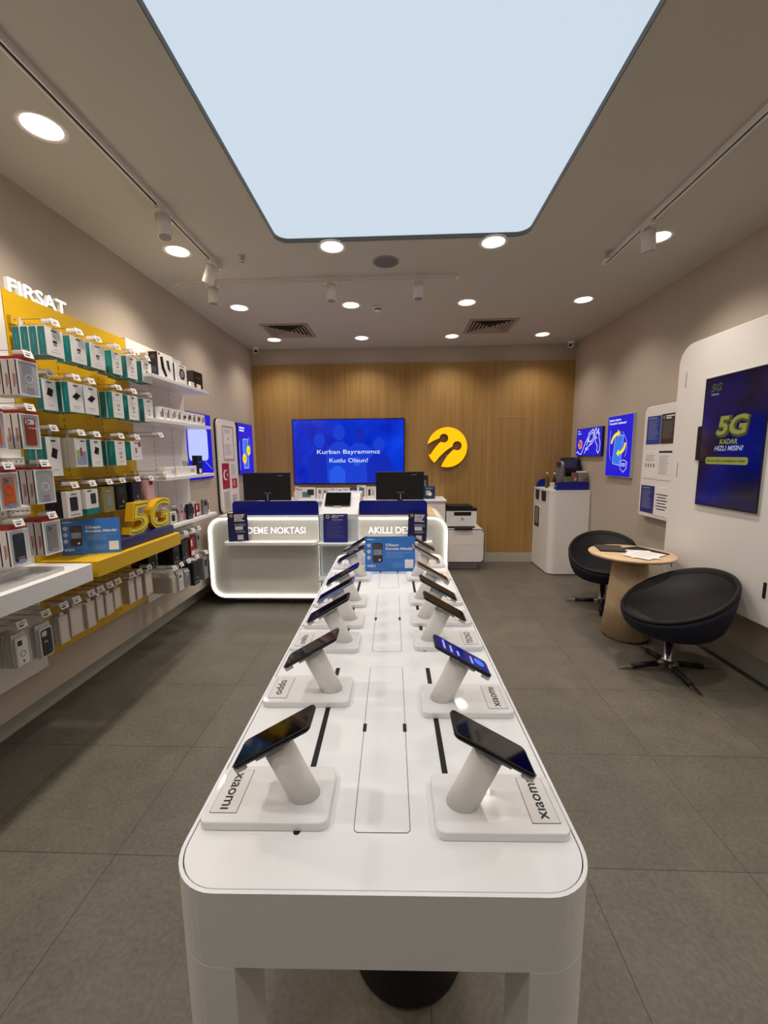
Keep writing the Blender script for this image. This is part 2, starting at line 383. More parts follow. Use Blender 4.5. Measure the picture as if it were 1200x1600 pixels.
def track_head(x, y, dx, dy, along, label):
    z = ZC - .03; t = thing('track_spotlight', label, 'spotlight', (x, y, ZC), 'white cylindrical track spotlights')
    m = MB(); m.box(x - (.018 if along == 'y' else .06), x + (.018 if along == 'y' else .06), y - (.06 if along == 'y' else .018), y + (.06 if along == 'y' else .018), z - .022, z, WHITEM, .003); m.build('adapter', t)
    ax = Vector((dx, dy, -1)).normalized(); top = Vector((x, y, z - .035))
    MB().cyl((x, y, z - .02), (x, y, z - .045), .009, WHITEM).build('pivot', t)
    e = top + ax * .125
    m = MB(); m.cyl(top, e, .043, WHITEM, n=36); m.cyl(e, e + ax * .0, .043, WHITEM) if 0 else None
    m.build('lamp_body', t)
    MB().cyl(e - ax * .001, e + ax * .002, .036, GREYP, n=32).build('lens', t)
track_head(-1.437, 2.68, .12, -.1, 'y', 'white track spotlight on the left track, the nearer one')
track_head(-1.437, 3.36, -.55, .25, 'y', 'white track spotlight tilted at the far end of the left track')
track_head(-1.62, 3.765, 0, 0, 'x', 'white track spotlight at the left of the cross track')
track_head(-.585, 3.765, 0, 0, 'x', 'white track spotlight in the middle of the cross track')
track_head(.165, 3.765, 0, 0, 'x', 'white track spotlight at the right of the cross track')
track_head(1.636, 3.0, .25, .25, 'y', 'white track spotlight on the right track in front of a downlight')

F = FDOWN(ZC)
t = thing('ceiling_speaker', 'round grey speaker grille in the ceiling behind the luminous panel', 'speaker', (-.103, 3.503, ZC))
MB().ring(circ(-.103, -3.503, .105), circ(-.103, -3.503, .092), 0, .004, mat('speaker_ring', '#9a9186', .6), F).build('rim', t)
MB().prism(circ(-.103, -3.503, .092), -.001, .002, mat('speaker_grille', '#6f6b66', .6, noise=.2, nscale=400), F).build('grille', t)
t = thing('smoke_detector', 'small round white smoke detector on the ceiling between the downlights', 'smoke detector', (-.22, 4.5, ZC))
MB().lathe([(.055, 0), (.055, .016), (.048, .022), (0, .022)], 0, WHITEM, 32, F.sh(-.22, -4.5)).build('housing', t)
MB().lathe([(.036, .022), (.036, .03), (.03, .04), (0, .042)], 0, BLACKM, 32, F.sh(-.22, -4.5)).build('sensor_ring', t)
MB().lathe([(.038, .034), (.036, .044), (0, .048)], 0, WHITEM, 32, F.sh(-.22, -4.5)).build('sensor_cap', t)
for (x, y, lb) in ((-1.345, 5.25, 'square slatted air vent in the ceiling, left of the two'), (1.08, 5.23, 'square slatted air vent in the ceiling, right of the two')):
    t = thing('air_vent', lb, 'air vent', (x, y, ZC), 'square ceiling air vents'); q = F.sh(x, -y)
    MB().ring(rr(-.28, -.28, .28, .28, .005), rr(-.235, -.235, .235, .235, .005), 0, .008, mat('vent_frame', '#a2988b', .6), q).build('frame', t)
    MB().prism(rr(-.235, -.235, .235, .235), -.001, .001, BLACKM, q).build('duct_opening', t)
    for k in range(5):
        a = .222 - k * .042; mm = MB(); A = rr(-a, -a, a, a, .001, 1); B = rr(-a + .024, -a + .024, a - .024, a - .024, .001, 1); n = len(A)
        vs = [q(*p, .010) for p in A] + [q(*p, .002) for p in B] + [q(*p, .012) for p in A] + [q(*p, .004) for p in B]
        fs = []
        for i in range(n):
            j = (i + 1) % n; fs += [(i, j, n + j, n + i), (2 * n + i, 3 * n + i, 3 * n + j, 2 * n + j), (i, 2 * n + i, 2 * n + j, j), (n + i, n + j, 3 * n + j, 3 * n + i)]
        mm.add(vs, fs, MATS['vent_frame']); mm.build('louvre', t)
for (x, y, lb) in ((-1.198, 3.345, 'small ceiling sprinkler head near the left track'), (1.585, 3.43, 'small ceiling sprinkler head beside the right track end')):
    t = thing('fire_sprinkler', lb, 'sprinkler', (x, y, ZC), 'ceiling sprinkler heads')
    MB().lathe([(.028, 0), (.028, .003), (.012, .006), (.008, .03), (.006, .034)], 0, GREYM, 20, F.sh(x, -y)).build('body', t)
    MB().lathe([(.02, .036), (.02, .038), (0, .039)], 0, STEEL, 12, F.sh(x, -y)).tube([F(x - .012, -y, .008), F(x - .014, -y, .025), F(x, -y, .036), F(x + .014, -y, .025), F(x + .012, -y, .008)], .002, STEEL).build('deflector', t)
for (x, y, lb) in ((-2.02, 5.98, 'small white dome security camera in the left back ceiling corner'), (2.34, 5.98, 'small white dome security camera in the right back ceiling corner')):
    t = thing('security_camera', lb, 'security camera', (x, y, ZC), 'corner security cameras')
    MB().lathe([(.045, 0), (.045, .02), (.03, .026)], 0, WHITEM, 24, F.sh(x, -y)).build('mount', t)
    c = Vector((x, y, ZC - .05)); ax = Vector((-x * .25, -1, -.35)).normalized()
    MB().lathe([(0, -.038), (.02, -.034), (.034, -.018), (.038, 0), (.034, .02), (.022, .032), (0, .032)], 0, WHITEM, 24, Fr(c, ax.orthogonal(), ax.cross(ax.orthogonal()))).build('housing', t)
    MB().cyl(c + ax * .028, c + ax * .038, .022, BLACK).build('lens', t)

# ================================================================== DISPLAY TABLE
TO = Vector((-.034, .570, 0)); TA = .018
TU = Vector((math.cos(TA), math.sin(TA), 0)); TV = Vector((-math.sin(TA), math.cos(TA), 0))
def TF(z, a=0, b=0): q = Fr(TO + Vector((0, 0, z)), TU, TV); return q.sh(a, b)
TW, TL, TZ = .362, 2.32, .90          # half width, length, top height
t = thing('display_table', 'long white display table with rounded corners carrying two rows of phones', 'table', (TO.x, TO.y + 1, 0))
F = TF(0)
out = rr(-TW, 0, TW, TL, .09, 10); RIM = .0065
m = MB(); m.prism(out, TZ - .142, TZ - .006, TABW, F)
m.ring(out, rr(-TW + RIM, RIM, TW - RIM, TL - RIM, .0835, 10), TZ - .006, TZ + .0005, TABW, F)
m.build('apron', t)
MB().prism(rr(-TW + RIM, RIM, TW - RIM, TL - RIM, .0835, 10), TZ - .0062, TZ - .0045, GAP, F).build('shadow_gap', t)
ip = rr(-TW + .0085, .0085, TW - .0085, TL - .0085, .0815, 10)
MB().slab(ip, TZ - .0045, TZ, TABW, F, .0012).build('tabletop', t)
for sx in (-1, 1):
    for far in (0, 1):
        a = [(-TW + .09 + .09 * math.cos(PI + k / 10 * PI / 2), .09 + .09 * math.sin(PI + k / 10 * PI / 2)) for k in range(11)]
        pts = a + [(-TW + .128, 0), (-TW + .128, .05), (-TW + .075, .05), (-TW + .075, .12), (-TW, .12)]
        pts = a + [(-TW + .118, 0), (-TW + .118, .13), (-TW, .13)]
        pts = [((-p[0] * (1 if sx == 1 else -1)) if 1 else 0, TL - p[1] if far else p[1]) for p in pts]
        pts = [((abs(p[0]) * sx), p[1]) for p in pts]
        MB().prism(pts, 0, TZ - .143, TABW, F).build('leg', t)
for k, (b0, b1) in enumerate(((.112, .718), (.83, 1.435), (1.55, 2.15))):
    lid = MB(); A = rr(-.0525, b0, .0525, b1, .008)
    MB().prism(rr(-.0537, b0 - .0012, .0537, b1 + .0012, .009), TZ, TZ + .0002, GAP, F).build('lid_gap', t)
    lid.slab(A, TZ, TZ + .0008, TABW, F, .0004); o = lid.build('access_lid', t)
    for s in (-1, 1): MB().prism(rr(min(s * .047, s * .056), (b0 + b1) / 2 - .02, max(s * .047, s * .056), (b0 + b1) / 2 + .012, .002), TZ + .0008, TZ + .0011, BLACKM, F).build('finger_notch', t)
for s, xx in ((-1, -.160), (1, .136)):
    for b0, b1 in ((.105, .715), (.83, 2.1)):
        MB().prism(rr(xx - .0065, b0, xx + .0065, b1, .0064), TZ + .0002, TZ + .0006, BLACKM, F).build('cable_slot', t)

# phone stands
YS = {'L': [.755, 1.138, 1.46, 1.668, 1.90, 2.30, 2.55], 'R': [.738, 1.092, 1.475, 1.69, 1.925, 2.30, 2.58]}
BR = {'L': ['xıaomı', 'oppo', 'oppo', '', '', '', ''], 'R': ['xıaomı', 'xıaomı', 'TECNO', '', '', '', '']}
BEZ = [mat('phone_black_case', '#101011', .4), mat('phone_navy_frame', '#10142c', .3), mat('phone_lilac_frame', '#6f7fb4', .3), mat('phone_silver_frame', '#a7a5a2', .3)]
SCRBLUE = mat('phone_screen_blue', '#04061c', .08, emit='#0a1f9a', es=.5)
SCRLT = mat('phone_screen_icons', '#2c5ad8', .2, emit='#3f7cf0', es=.7)
SCRNAVY = mat('phone_screen_navy', '#03030c', .05, spec=.6)
PLATE = mat('acrylic_white_plate', '#f1f0f0', .45, coat=.7)
CLIPM = mat('clip_plastic', '#d9d7d5', .2)
POSTM = mat('stand_white', '#f4f1ee', .4)
FILM = mat('clear_sticker', '#f6f3ee', .12, coat=.5)
ordw = ['nearest the camera', 'second from near end', 'third from near end', 'fourth from near end', 'fifth from near end', 'just before the blue sign', 'behind the blue sign']
for side in 'LR':
    sg = -1 if side == 'L' else 1
    for i, y in enumerate(YS[side]):
        sd = 'left' if side == 'L' else 'right'
        bx = -.262 + .034 - .003 if side == 'L' else .184 + .034
        # position in table frame: a along TU, b along TV
        a0 = (-.2255 if side == 'L' else .2245); b0 = y - TO.y
        q = TF(TZ + .0012, a0, b0)
        st = thing('phone_stand', 'white slanted phone stand, table %s side, %s' % (sd, ordw[i]), 'phone stand', q.o, 'white phone stands on the display table')
        m = MB(); m.slab(rr(-.123, -.072, .123, .072, .016), 0, .0155, PLATE, q, .003); bp = m.build('base_plate', st)
        cx = sg * -.067        # post foot, toward the table centre
        foot = q(cx, -.002, .012); axis = (q.u * sg * .42 + q.w * .907).normalized(); r = .0295; pn = (q.u * sg * .50 + q.w * .866).normalized()
        topc = foot + axis * .124
        # post with a foot cut level with the plate
        na = q.v; nb = axis.cross(na).normalized(); n = 36; lo = []; hi = []
        for k in range(n):
            d = (na * math.cos(2 * PI * k / n) + nb * math.sin(2 * PI * k / n)) * r
            tt = -(d.dot(q.w)) / axis.dot(q.w); lo.append(foot + d + axis * tt); hi.append(topc + d - axis * (d.dot(pn) / axis.dot(pn)))
        m = MB(); m.add(lo + hi, [(k, (k + 1) % n, n + (k + 1) % n, n + k) for k in range(n)], POSTM, True)
        m.add(lo + hi, [list(range(n)), list(range(n, 2 * n))], POSTM); m.build('post', st)
        lean = Fr(topc, pn.cross(q.v).normalized(), q.v)          # plane of the phone; w points up to the customer
        if lean.w.dot(pn) < 0: lean = Fr(topc, -lean.u, q.v)
        if lean.u.dot(q.u) * sg < 0: lean = Fr(topc, -lean.u, -lean.v)    # u points to the outer, lower end
        m = MB(); m.prism(circ(0, 0, .027), 0, .006, GREYM, lean); m.prism(rr(-.03, -.024, .03, .024, .008), .006, .012, WHITEM, lean)
        m.prism(circ(0.012, 0.031 * (1 if lean.v.y < 0 else -1), .0), 0, .001, BLACK, lean) if 0 else None
        for s_ in (-1, 1): m.prism(rr(.0, s_ * .022 - .003, .04, s_ * .022 + .003), .002, .007, LGREY, lean)
        m.build('mount_head', st)
        for s_ in (-1, 1):
            m = MB(); m.prism(rr(.060, s_ * .028 - .004, .0825, s_ * .028 + .004, .0035), .002, .0115, CLIPM, lean)
            m.prism(rr(.0812, s_ * .028 - .004, .0832, s_ * .028 + .004, .0008), .002, .020, CLIPM, lean)
            m.build('corner_clip', st)
        kf = foot + axis * .03 + (q.v * -r * .6) - nb * 0
        # name plate
        npF = q.sh(sg * .083, .002 if i else .004, .0155)
        m = MB(); m.prism(rr(-.0265, -.055, .0265, .055, .001), 0, .0006, INK, npF); m.prism(rr(-.0257, -.0542, .0257, .0542, .0008), .0002, .0009, mat('name_plate_silver', '#e6e3e1', .35), npF)
        tf = Fr(npF.o + npF.w * .0011, -npF.v if side == 'L' else npF.v, npF.u if side == 'L' else -npF.u)
        if BR[side][i]: m.text(BR[side][i], tf, 0, -.0085, .0235, INK, width=.094 if BR[side][i] != 'oppo' else .076, bold=.012, align='C', depth=.0002)
        else: m.rect(tf, -.03, -.004, .03, .004, GREYP, d=.0002)
        m.build('name_plate', st)
        if (side, i) in (('R', 0),): MB().prism([(-.03, -.052), (.018, -.045), (.03, -.012), (-.002, .012), (-.045, .008)], 0, .0004, FILM, q.sh(.005, .0, .0155)).build('clear_sticker', st)
        # the phone, lying on the mount
        pf = lean.sh(-.007, 0, .0125); L2 = .087; W2 = .0395; th = .0095
        cm = BEZ[0] if i in (0, 1, 2) or (side == 'R' and i == 1) else (BEZ[2] if (side, i) == ('L', 3) else BEZ[3] if side == 'R' and i in (4, 5) else BEZ[1])
        col = {0: 'black-cased', 1: 'black', 2: 'black-framed'}.get(i, 'lilac-framed' if cm is BEZ[2] else 'silver-framed' if cm is BEZ[3] else 'dark-framed')
        extra = ' with a lit blue screen' if (side, i) == ('R', 1) else ''
        ph = thing('smartphone', '%s smartphone%s on its stand, %s row, %s' % (col, extra, sd, ordw[i]), 'smartphone', pf.o, 'smartphones on the display table')
        m = MB(); A = rr(-L2, -W2, L2, W2, .011, 6); Bq = rr(-L2 + .0016, -W2 + .0016, L2 - .0016, W2 - .0016, .0095, 6); n = len(A)
        vs = [pf(*p, .0) for p in Bq] + [pf(*p, .002) for p in A] + [pf(*p, th - .0016) for p in A] + [pf(*p, th) for p in Bq]
        m.add(vs, [list(range(n))[::-1], list(range(3 * n, 4 * n))], cm)
        for j in range(3): m.add(vs[j * n:(j + 2) * n], [(k, (k + 1) % n, n + (k + 1) % n, n + k) for k in range(n)], cm, True)
        m.build('body', ph)
        m = MB(); sm = SCRBLUE if (side, i) == ('R', 1) else SCREENB if side == 'L' else SCRNAVY
        m.prism(rr(-L2 + .004, -W2 + .004, L2 - .004, W2 - .004, .0075, 6), th, th + .0003, sm, pf)
        if (side, i) == ('R', 1):
            for kx in range(5): m.prism(rr(-.062 + kx * .022, -.026, -.055 + kx * .022, .026 - (kx % 3) * .012, .002), th + .0003, th + .0005, SCRBLUE if kx == 3 else mat('phone_screen_text', '#aab6e8', .3, emit='#8fa2ea', es=.45), pf)
            m.prism(circ(.056, .004, .017, 20), th + .0003, th + .0006, SCRLT, pf)
        m.build('screen', ph)

# blue sign, used twice
def blue_sign(name, label, F, wd, h):
    t = thing(name, label, 'sign', F.o); m = MB(); m.prism(rr(0, 0, wd, h, .001), -.003, 0, BLUEP, F); m.build('board', t)
    k = wd / .30; g = MB(); P = lambda x, y: (x * k, y * k)
    g.text('akıllım', F, .012 * k, h - .021 * k, .009 * k, WHT, width=.042 * k, bold=.03); g.text('güvende', F, .055 * k, h - .021 * k, .009 * k, PALEBL, width=.045 * k, bold=0)
    g.text('Cihazın', F, .124 * k, h - .058 * k, .0155 * k, WHT, width=.078 * k, bold=.035)
    g.text('Koruma Altında!', F, .124 * k, h - .080 * k, .0155 * k, WHT, width=.160 * k, bold=.035)
    for j in range(4): g.rect(F, .126 * k, h - (.097 + j * .0095) * k, (.283, .225, .232, .228)[j] * k, h - (.0945 + j * .0095) * k, PALEBL)
    g.text('wiyo', F, .012 * k, h - .183 * k, .019 * k, WHT, width=.052 * k, bold=.03)
    g.rect(F, .05 * k, h - .1965 * k, .118 * k, h - .194 * k, PALEBL)
    for j in range(3):
        cy = h - (.053 + j * .037) * k; g.prism(circ(.023 * k, cy, .0105 * k, 20), 0, .0006, WHT, F)
        g.prism(circ(.023 * k, cy, .005 * k, 12), .0006, .0009, BLUEP, F); g.prism(circ(.023 * k, cy, .0028 * k, 12), .0009, .0011, WHT, F)
        g.rect(F, .016 * k, cy - .0165 * k, .030 * k, cy - .0145 * k, PALEBL)
    g.prism(rr(.047 * k, h - .156 * k, .105 * k, h - .040 * k, .008 * k), 0, .0008, mat('sign_phone_bezel', '#1d1f2a', .4), F)
    for (y0, y1, c) in ((.045, .076, '#5b4a48'), (.078, .112, '#8a97b4'), (.114, .151, '#4a3428')): g.rect(F.sh(0, 0, .0008), .0505 * k, h - y1 * k, .1015 * k, h - y0 * k, mat('sign_photo' + c, c, .6, noise=.5, nscale=60))
    g.prism(circ(.087 * k, h - .141 * k, .006 * k, 12), .0013, .0016, WHT, F)
    g.ring(rr(.159 * k, h - .187 * k, .231 * k, h - .158 * k), rr(.1605 * k, h - .1855 * k, .2295 * k, h - .1595 * k), 0, .0005, PALEBL, F)
    g.rect(F, .168 * k, h - .170 * k, .222 * k, h - .167 * k, PALEBL); g.rect(F, .172 * k, h - .179 * k, .218 * k, h - .176 * k, PALEBL)
    g.rect(F, .238 * k, h - .190 * k, .289 * k, h - .138 * k, WHT, r=.003)
    g.build('printing', t)
    b = MB(); b.prism([(0, 0), (.07, 0), (0, h * .7)], wd * .5 - .002, wd * .5 + .002, BLUEP, Fr(F(0, 0, -.003), -F.w, F.v)); 
    b = MB(); bk = Vector((-F.w.x, -F.w.y, 0)).normalized() * .06 + Vector((0, 0, .001)); b.add([F(wd * .47, .0, -.003), F(wd * .53, 0, -.003), F(wd * .53, 0, -.003) + bk, F(wd * .47, 0, -.003) + bk, F(wd * .5, h * .75, -.003), F(wd * .5, h * .75, -.005)], [(0, 1, 2, 3), (0, 3, 5, 4), (1, 4, 5, 2), (0, 4, 1), (3, 2, 5)], PAPER); b.build('easel_back', t)
blue_sign('insurance_sign', 'sky-blue card sign standing across the far end of the display table', Fr((-.212, 2.425, TZ + .001), (1, .018, 0), Vector((0, .12, 1))), .303, .212)

# ================================================================== WASTE BIN UNDER THE TABLE
t = thing('waste_bin', 'black round bin on the floor under the near end of the display table', 'bin', (.02, 1.165, 0))
MB().lathe([(.165, 0), (.178, .012), (.185, .3), (.19, .31), (.182, .312), (.176, .3), (.165, .02), (0, .018)], (.02, 1.165, 0), BLACKM, 40).build('body', t)
MB().lathe([(.19, .3), (.194, .31), (.186, .316), (.182, .306), (.19, .3)], (.02, 1.165, 0), BLACK, 40).build('rim', t)

# ================================================================== SERVICE DESKS
LED = mat('led_strip', '#ffffff', .4, emit='#fbfdf6', es=4.5)
LETTER = mat('letter_white', '#ffffff', .4, emit='#ffffff', es=.9)
DESKTOP = mat('desk_top_white', '#e2ddd4', .4)
def desk(name, label, x0, x1, rside, legend, lx, lw, sx0, sx1, scr0, scr1, top):
    t = thing(name, label, 'counter', ((x0 + x1) / 2, 4.5, 0), 'illuminated service desks'); F = FB(4.25)
    r = .16; R = (r, 0, 0, r) if rside == 'L' else (0, r, r, 0)
    z0, z1 = .072, .968
    A = rr(x0, z0, x1, z1, R, 12)
    MB().prism(A, -.75, -.022, DESKG, F).build('body', t)
    m = MB(); B = rr(x0, z0, x1, z1, R, 12)
    i = .018; e = .0
    def shrink(d):
        rd = tuple(max(q - d, 0) for q in R)
        return rr(x0 + (d if rside == 'L' else 0), z0 + d, x1 - (d if rside == 'R' else 0), z1 - d, rd, 12)
    m.ring(B, shrink(.011), -.03, .0, WHITEM, F); m.build('outer_band', t)
    m = MB(); m.ring(shrink(.011), shrink(.0255), -.03, -.004, LED, F); m.build('led_strip', t)
    MB().prism(shrink(.0255), -.03, -.0215, DESKG, F).build('front_panel', t)
    MB().text3(legend, F, lx, .785, .070, LETTER, lw, .008, -.0215, -.012, WHT).build('lettering', t)
    m = MB(); m.prism(rr(sx0, 4.118, sx1, 4.272, (.05, .05, 0, 0), 8), .688, .715, WHITE, FT(0)); m.build('front_ledge', t)
    MB().box(x0 + (.15 if rside == 'L' else 0), x1 - (.15 if rside == 'R' else 0), 4.39, 4.95, 0, .075, mat('plinth_grey', '#8f8d84', .5)).build('plinth', t)
    MB().box(x0 + (.13 if rside == 'L' else .0), x1 - (.13 if rside == 'R' else 0), 4.26, 4.998, .9685, .975, top).build('worktop', t)
    s = MB(); s.prism(rr(scr0, .976, scr1, 1.128, (0, 0, .04, .04), 8), -.012, 0, NAVY, FB(4.30)); s.build('privacy_screen', t)
    return t
desk('service_desk', 'white illuminated service desk on the left, lettered ÖDEME NOKTASI, with navy screen', -2.055, -.86, 'L', 'ÖDEME NOKTASI', -1.70, .70, -1.835, -.865, -1.785, -.862, DESKTOP)
desk('service_desk', 'white illuminated service desk on the right with wood-topped end, lettered AKILLI DES', -.435, .505, 'R', 'AKILLI DESTEK', -.335, .605, -.43, .33, -.43, .285, OAKT)

NPR = mat('navy_flyer', '#1a1648', .5); NP2 = mat('navy_flyer_blue', '#232777', .5); GOLD = mat('gold_print', '#e2b04a', .5)
def flyer(label, F, wd, h, base, style):
    t = thing('leaflet_sign', label, 'sign', F.o, 'navy leaflet signs on the desks')
    m = MB(); m.prism(rr(0, 0, wd, h, .002), -.003, 0, base, F)
    bk = Vector((-F.w.x, -F.w.y, 0)).normalized() * .05; m.add([F(wd * .4, .004, -.003), F(wd * .6, .004, -.003), F(wd * .6, .004, -.003) + bk, F(wd * .4, .004, -.003) + bk, F(wd * .5, h * .6, -.003)], [(0, 1, 2, 3), (0, 3, 4), (1, 4, 2), (3, 2, 4)], base)
    m.build('card', t)
    g = MB(); g.prism(circ(wd * .18, h * .90, wd * .08, 16), 0, .0006, GOLD, F); g.prism(circ(wd * .18, h * .90, wd * .04, 12), .0006, .0009, base, F)
    if style == 0:
        for j in range(5):
            x_ = .33
            for wl in ((.3, .24), (.2, .14, .18), (.34, .12), (.22, .2), (.16, .38))[j]: g.rect(F, wd * x_, h * (.905 - j * .052), wd * (x_ + wl - .02), h * (.934 - j * .052), WHT, r=.003); x_ += wl
        g.lines(F, wd * .33, h * .60, wd * .92, 4, h * .024, h * .008, LGREY); g.rect(F, wd * .36, h * .40, wd * .74, h * .51, WHT, r=.003)
        for j in range(3): g.rect(F.sh(0, 0, .0005), wd * (.42 + .1 * j), h * .43, wd * (.47 + .1 * j), h * .48, GREYP)
        g.lines(F, wd * .36, h * .35, wd * .9, 3, h * .024, h * .008, LGREY); g.rect(F, wd * .45, h * .05, wd * .75, h * .22, LGREY, r=.002)
    else:
        g.text('Akıllı Destek', F, wd * .34, h * .92, h * .038, WHT, width=wd * .5, bold=.035); g.text('Masası', F, wd * .34, h * .865, h * .038, WHT, width=wd * .27, bold=.035)
        g.lines(F, wd * .34, h * .80, wd * .8, 2, h * .03, h * .01, LGREY, .1); g.lines(F, wd * .12, h * .70, wd * .9, 9, h * .065, h * .009, mat('pale_violet_print', '#7f83c8', .5), .35)
    g.build('printing', t); return t
def tilted(o, ang_z, lean, roll_):
    u = Vector((math.cos(ang_z), math.sin(ang_z), 0)); n = Vector((0, 0, 1)).cross(u)   # n points away from the viewer
    v = (Vector((0, 0, 1)) * math.cos(lean) + n * math.sin(lean)).normalized()
    uu = (u * math.cos(roll_) + v * math.sin(roll_)); vv = (v * math.cos(roll_) - u * math.sin(roll_))
    return Fr(o, uu, vv)
flyer('dark navy leaflet sign tilted on the left desk ledge, covering the first letter', tilted((-1.79, 4.17, .716), 0, .12, .055), .212, .298, NPR, 0)
flyer('dark navy leaflet sign leaning on the right desk ledge beside the lettering', tilted((.075, 4.17, .7165), 0, .12, -.045), .195, .30, NPR, 0)

# centre console between the desks
t = thing('tablet_console', 'pale grey sloped console with pegboard and shelves between the two desks', 'display stand', (-.65, 4.5, 0))
cx0, cx1 = -.852, -.442
m = MB(); m.prism([(4.285, .0), (4.285, .985), (4.62, 1.175), (4.95, 1.175), (4.95, 0)], cx0, cx1, CONS, Fr((0, 0, 0), (0, 1, 0), (0, 0, 1))); m.build('body', t)
HOLE = mat('peg_hole', '#4c4d50', .7)
for (z0, z1) in ((.73, .95), (.345, .655)):
    m = MB(); m.box(cx0 + .012, cx1 - .012, 4.279, 4.285, z0, z1, CONS, .001)
    Fp = FB(4.279)
    for ix in range(15):
        for iz in range(int((z1 - z0 - .02) / .027)):
            m.prism(circ(cx0 + .04 + ix * .0245, z0 + .022 + iz * .027, .0046, 8), 0, .0006, HOLE, Fp)
    m.build('pegboard', t)
for z in (.672, .285):
    m = MB(); m.box(cx0 - .005, cx1 + .004, 4.15, 4.285, z, z + .026, CONS, .004); m.build('shelf', t)
m = MB(); m.ring(circ(.165, .19, .03, 24), circ(.165, .19, .026, 24), 0, .001, LGREY, Fr((-.647, 4.37, 1.033), (1, 0, 0), Vector((0, .335, .19)))); m.build('charging_mark', t)
flyer('navy-blue information sheet standing on the centre console shelf', tilted((-.80, 4.21, .699), 0, .1, 0), .255, .30, NP2, 1)
q = Fr((-.675, 4.405, 1.056), (1, 0, 0), Vector((0, .335, .19 + .16)))
t = thing('tablet_computer', 'black tablet leaning on top of the centre console', 'tablet', q.o)
m = MB(); m.prism(rr(-.14, 0, .14, .185, .01), 0, .01, BLACK, q); m.build('body', t)
MB().prism(rr(-.132, .008, .132, .177, .004), .01, .0104, SCREENB, q).build('screen', t)
m = MB(); m.box(-.715, -.635, 4.385, 4.47, 1.048, 1.060, CONS, .003); m.build('stand', t)

# monitors seen from behind
MONB = mat('monitor_back', '#0c0c0d', .5)
for x, lb in ((-1.52, 'black monitor seen from behind on the left desk'), (.0, 'black monitor seen from behind on the right desk')):
    t = thing('computer_monitor', lb, 'monitor', (x, 4.66, .975), 'black monitors on the desks'); q = FB(4.66)
    m = MB(); m.slab(rr(x - .27, 1.095, x + .27, 1.412, .006), -.02, .012, MONB, q, .004); m.build('rear_housing', t)
    m = MB(); m.box(x - .272, x + .272, 4.68, 4.688, 1.093, 1.414, BLACK, .002); m.build('bezel', t)
    m = MB(); m.box(x - .03, x + .03, 4.652, 4.672, .985, 1.17, BLACK, .004); m.build('stand_neck', t)
    m = MB(); m.prism(rr(x - .1, -4.76, x + .1, -4.58, .02), -.988, -.976, BLACK, Fr((0, 0, 0), (1, 0, 0), (0, -1, 0))); m.build('stand_foot', t)
    g = MB(); g.rect(q.sh(0, 0, .012), x + .13, 1.375, x + .19, 1.382, GREYP); g.rect(q.sh(0, 0, .012), x - .035, 1.178, x + .05, 1.184, GREYP); g.box(x + .005, x + .012, 4.645, 4.652, 1.10, 1.165, LGREY); g.build('markings', t)

# ================================================================== BACK COUNTER AND PRODUCTS
t = thing('back_counter', 'low white counter along the back wall under the television', 'counter', (-.6, 5.85, 0))
MB().box(-1.95, .615, 5.57, 6.08, .06, .965, WHITEM, .004).build('cabinet', t)
MB().box(-1.96, .63, 5.55, 6.085, .966, .992, WHITE, .004).build('worktop', t)
MB().box(-1.9, .58, 5.62, 6.06, 0, .06, GREYM).build('plinth', t)
PUR = mat('purple_print', '#6d4a96', .5); GRN = mat('dark_green_print', '#14493f', .5); CY = mat('teal_photo', '#4a7f86', .5)
def bbox(name, label, x0, x1, h, y, dep, deco, base=PAPER, cat='box', z=.993, group='boxed products on the back counter'):
    q = FB(y); m = MB(); m.box(x0, x1, y, y + dep, z, z + h, base, .001); wdt = x1 - x0; P = lambda a, b: (x0 + a * wdt, z + b * h)
    def R_(a, b, c, d, mm, r=0, e=0): m.rect(q.sh(0, 0, e), *P(a, b), *P(c, d), mm, r=r)
    if deco == 'tablet': R_(.25, .15, .75, .65, GREYP, .004); R_(.28, .2, .72, .6, CY, .002, .0006); R_(.55, .35, .93, .85, INK, .01, .0012); R_(.05, .8, .25, .9, GREYP)
    elif deco == 'phone': R_(.3, .2, .7, .85, INK, .008); R_(.34, .24, .66, .8, GREYP, .005, .0006)
    elif deco == 'phone_green': R_(.25, .15, .8, .85, GRN, .008); R_(.32, .2, .72, .8, CY, .004, .0006); R_(.1, .9, .5, .95, INK)
    elif deco == 'ring': m.ring(circ(*P(.5, .5), wdt * .3, 20, h * .32), circ(*P(.5, .5), wdt * .22, 20, h * .26), 0, .0006, GREYP, q); R_(.2, .88, .7, .94, GREYP)
    elif deco == 'duo': R_(.15, .25, .4, .8, INK, .005); R_(.5, .25, .8, .8, LGREY, .005); R_(.2, .88, .7, .93, GREYP)
    elif deco == 'plain': R_(.2, .7, .8, .8, LGREY); R_(.3, .3, .7, .5, LGREY)
    elif deco == 'flower':
        for a_ in range(6): m.prism(circ(*P(.5 + .2 * math.cos(a_), .45 + .2 * math.sin(a_)), wdt * .17, 12), 0, .0006 + a_ * .0001, PUR, q)
        m.prism(circ(*P(.5, .5), wdt * .1, 12), .0012, .0014, mat('mauve_print', '#b08ac8', .5), q); R_(.15, .03, .85, .2, INK)
    elif deco == 'cam': R_(.2, .3, .6, .7, LGREY, .004, 0); m.prism(circ(*P(.55, .4), wdt * .17, 14), .0006, .0010, PAPER, q); R_(.15, .85, .8, .9, LGREY)
    elif deco == 'stripe': R_(.1, .75, .9, .85, REDP); R_(.2, .2, .8, .6, LGREY)
    return tag(m.build(name, origin=((x0 + x1) / 2, y, z)), label, cat, group)
bbox('tablet_box', 'white box with a tablet picture beside the sanitiser bottle', -1.435, -1.19, .162, 5.74, .06, 'tablet')
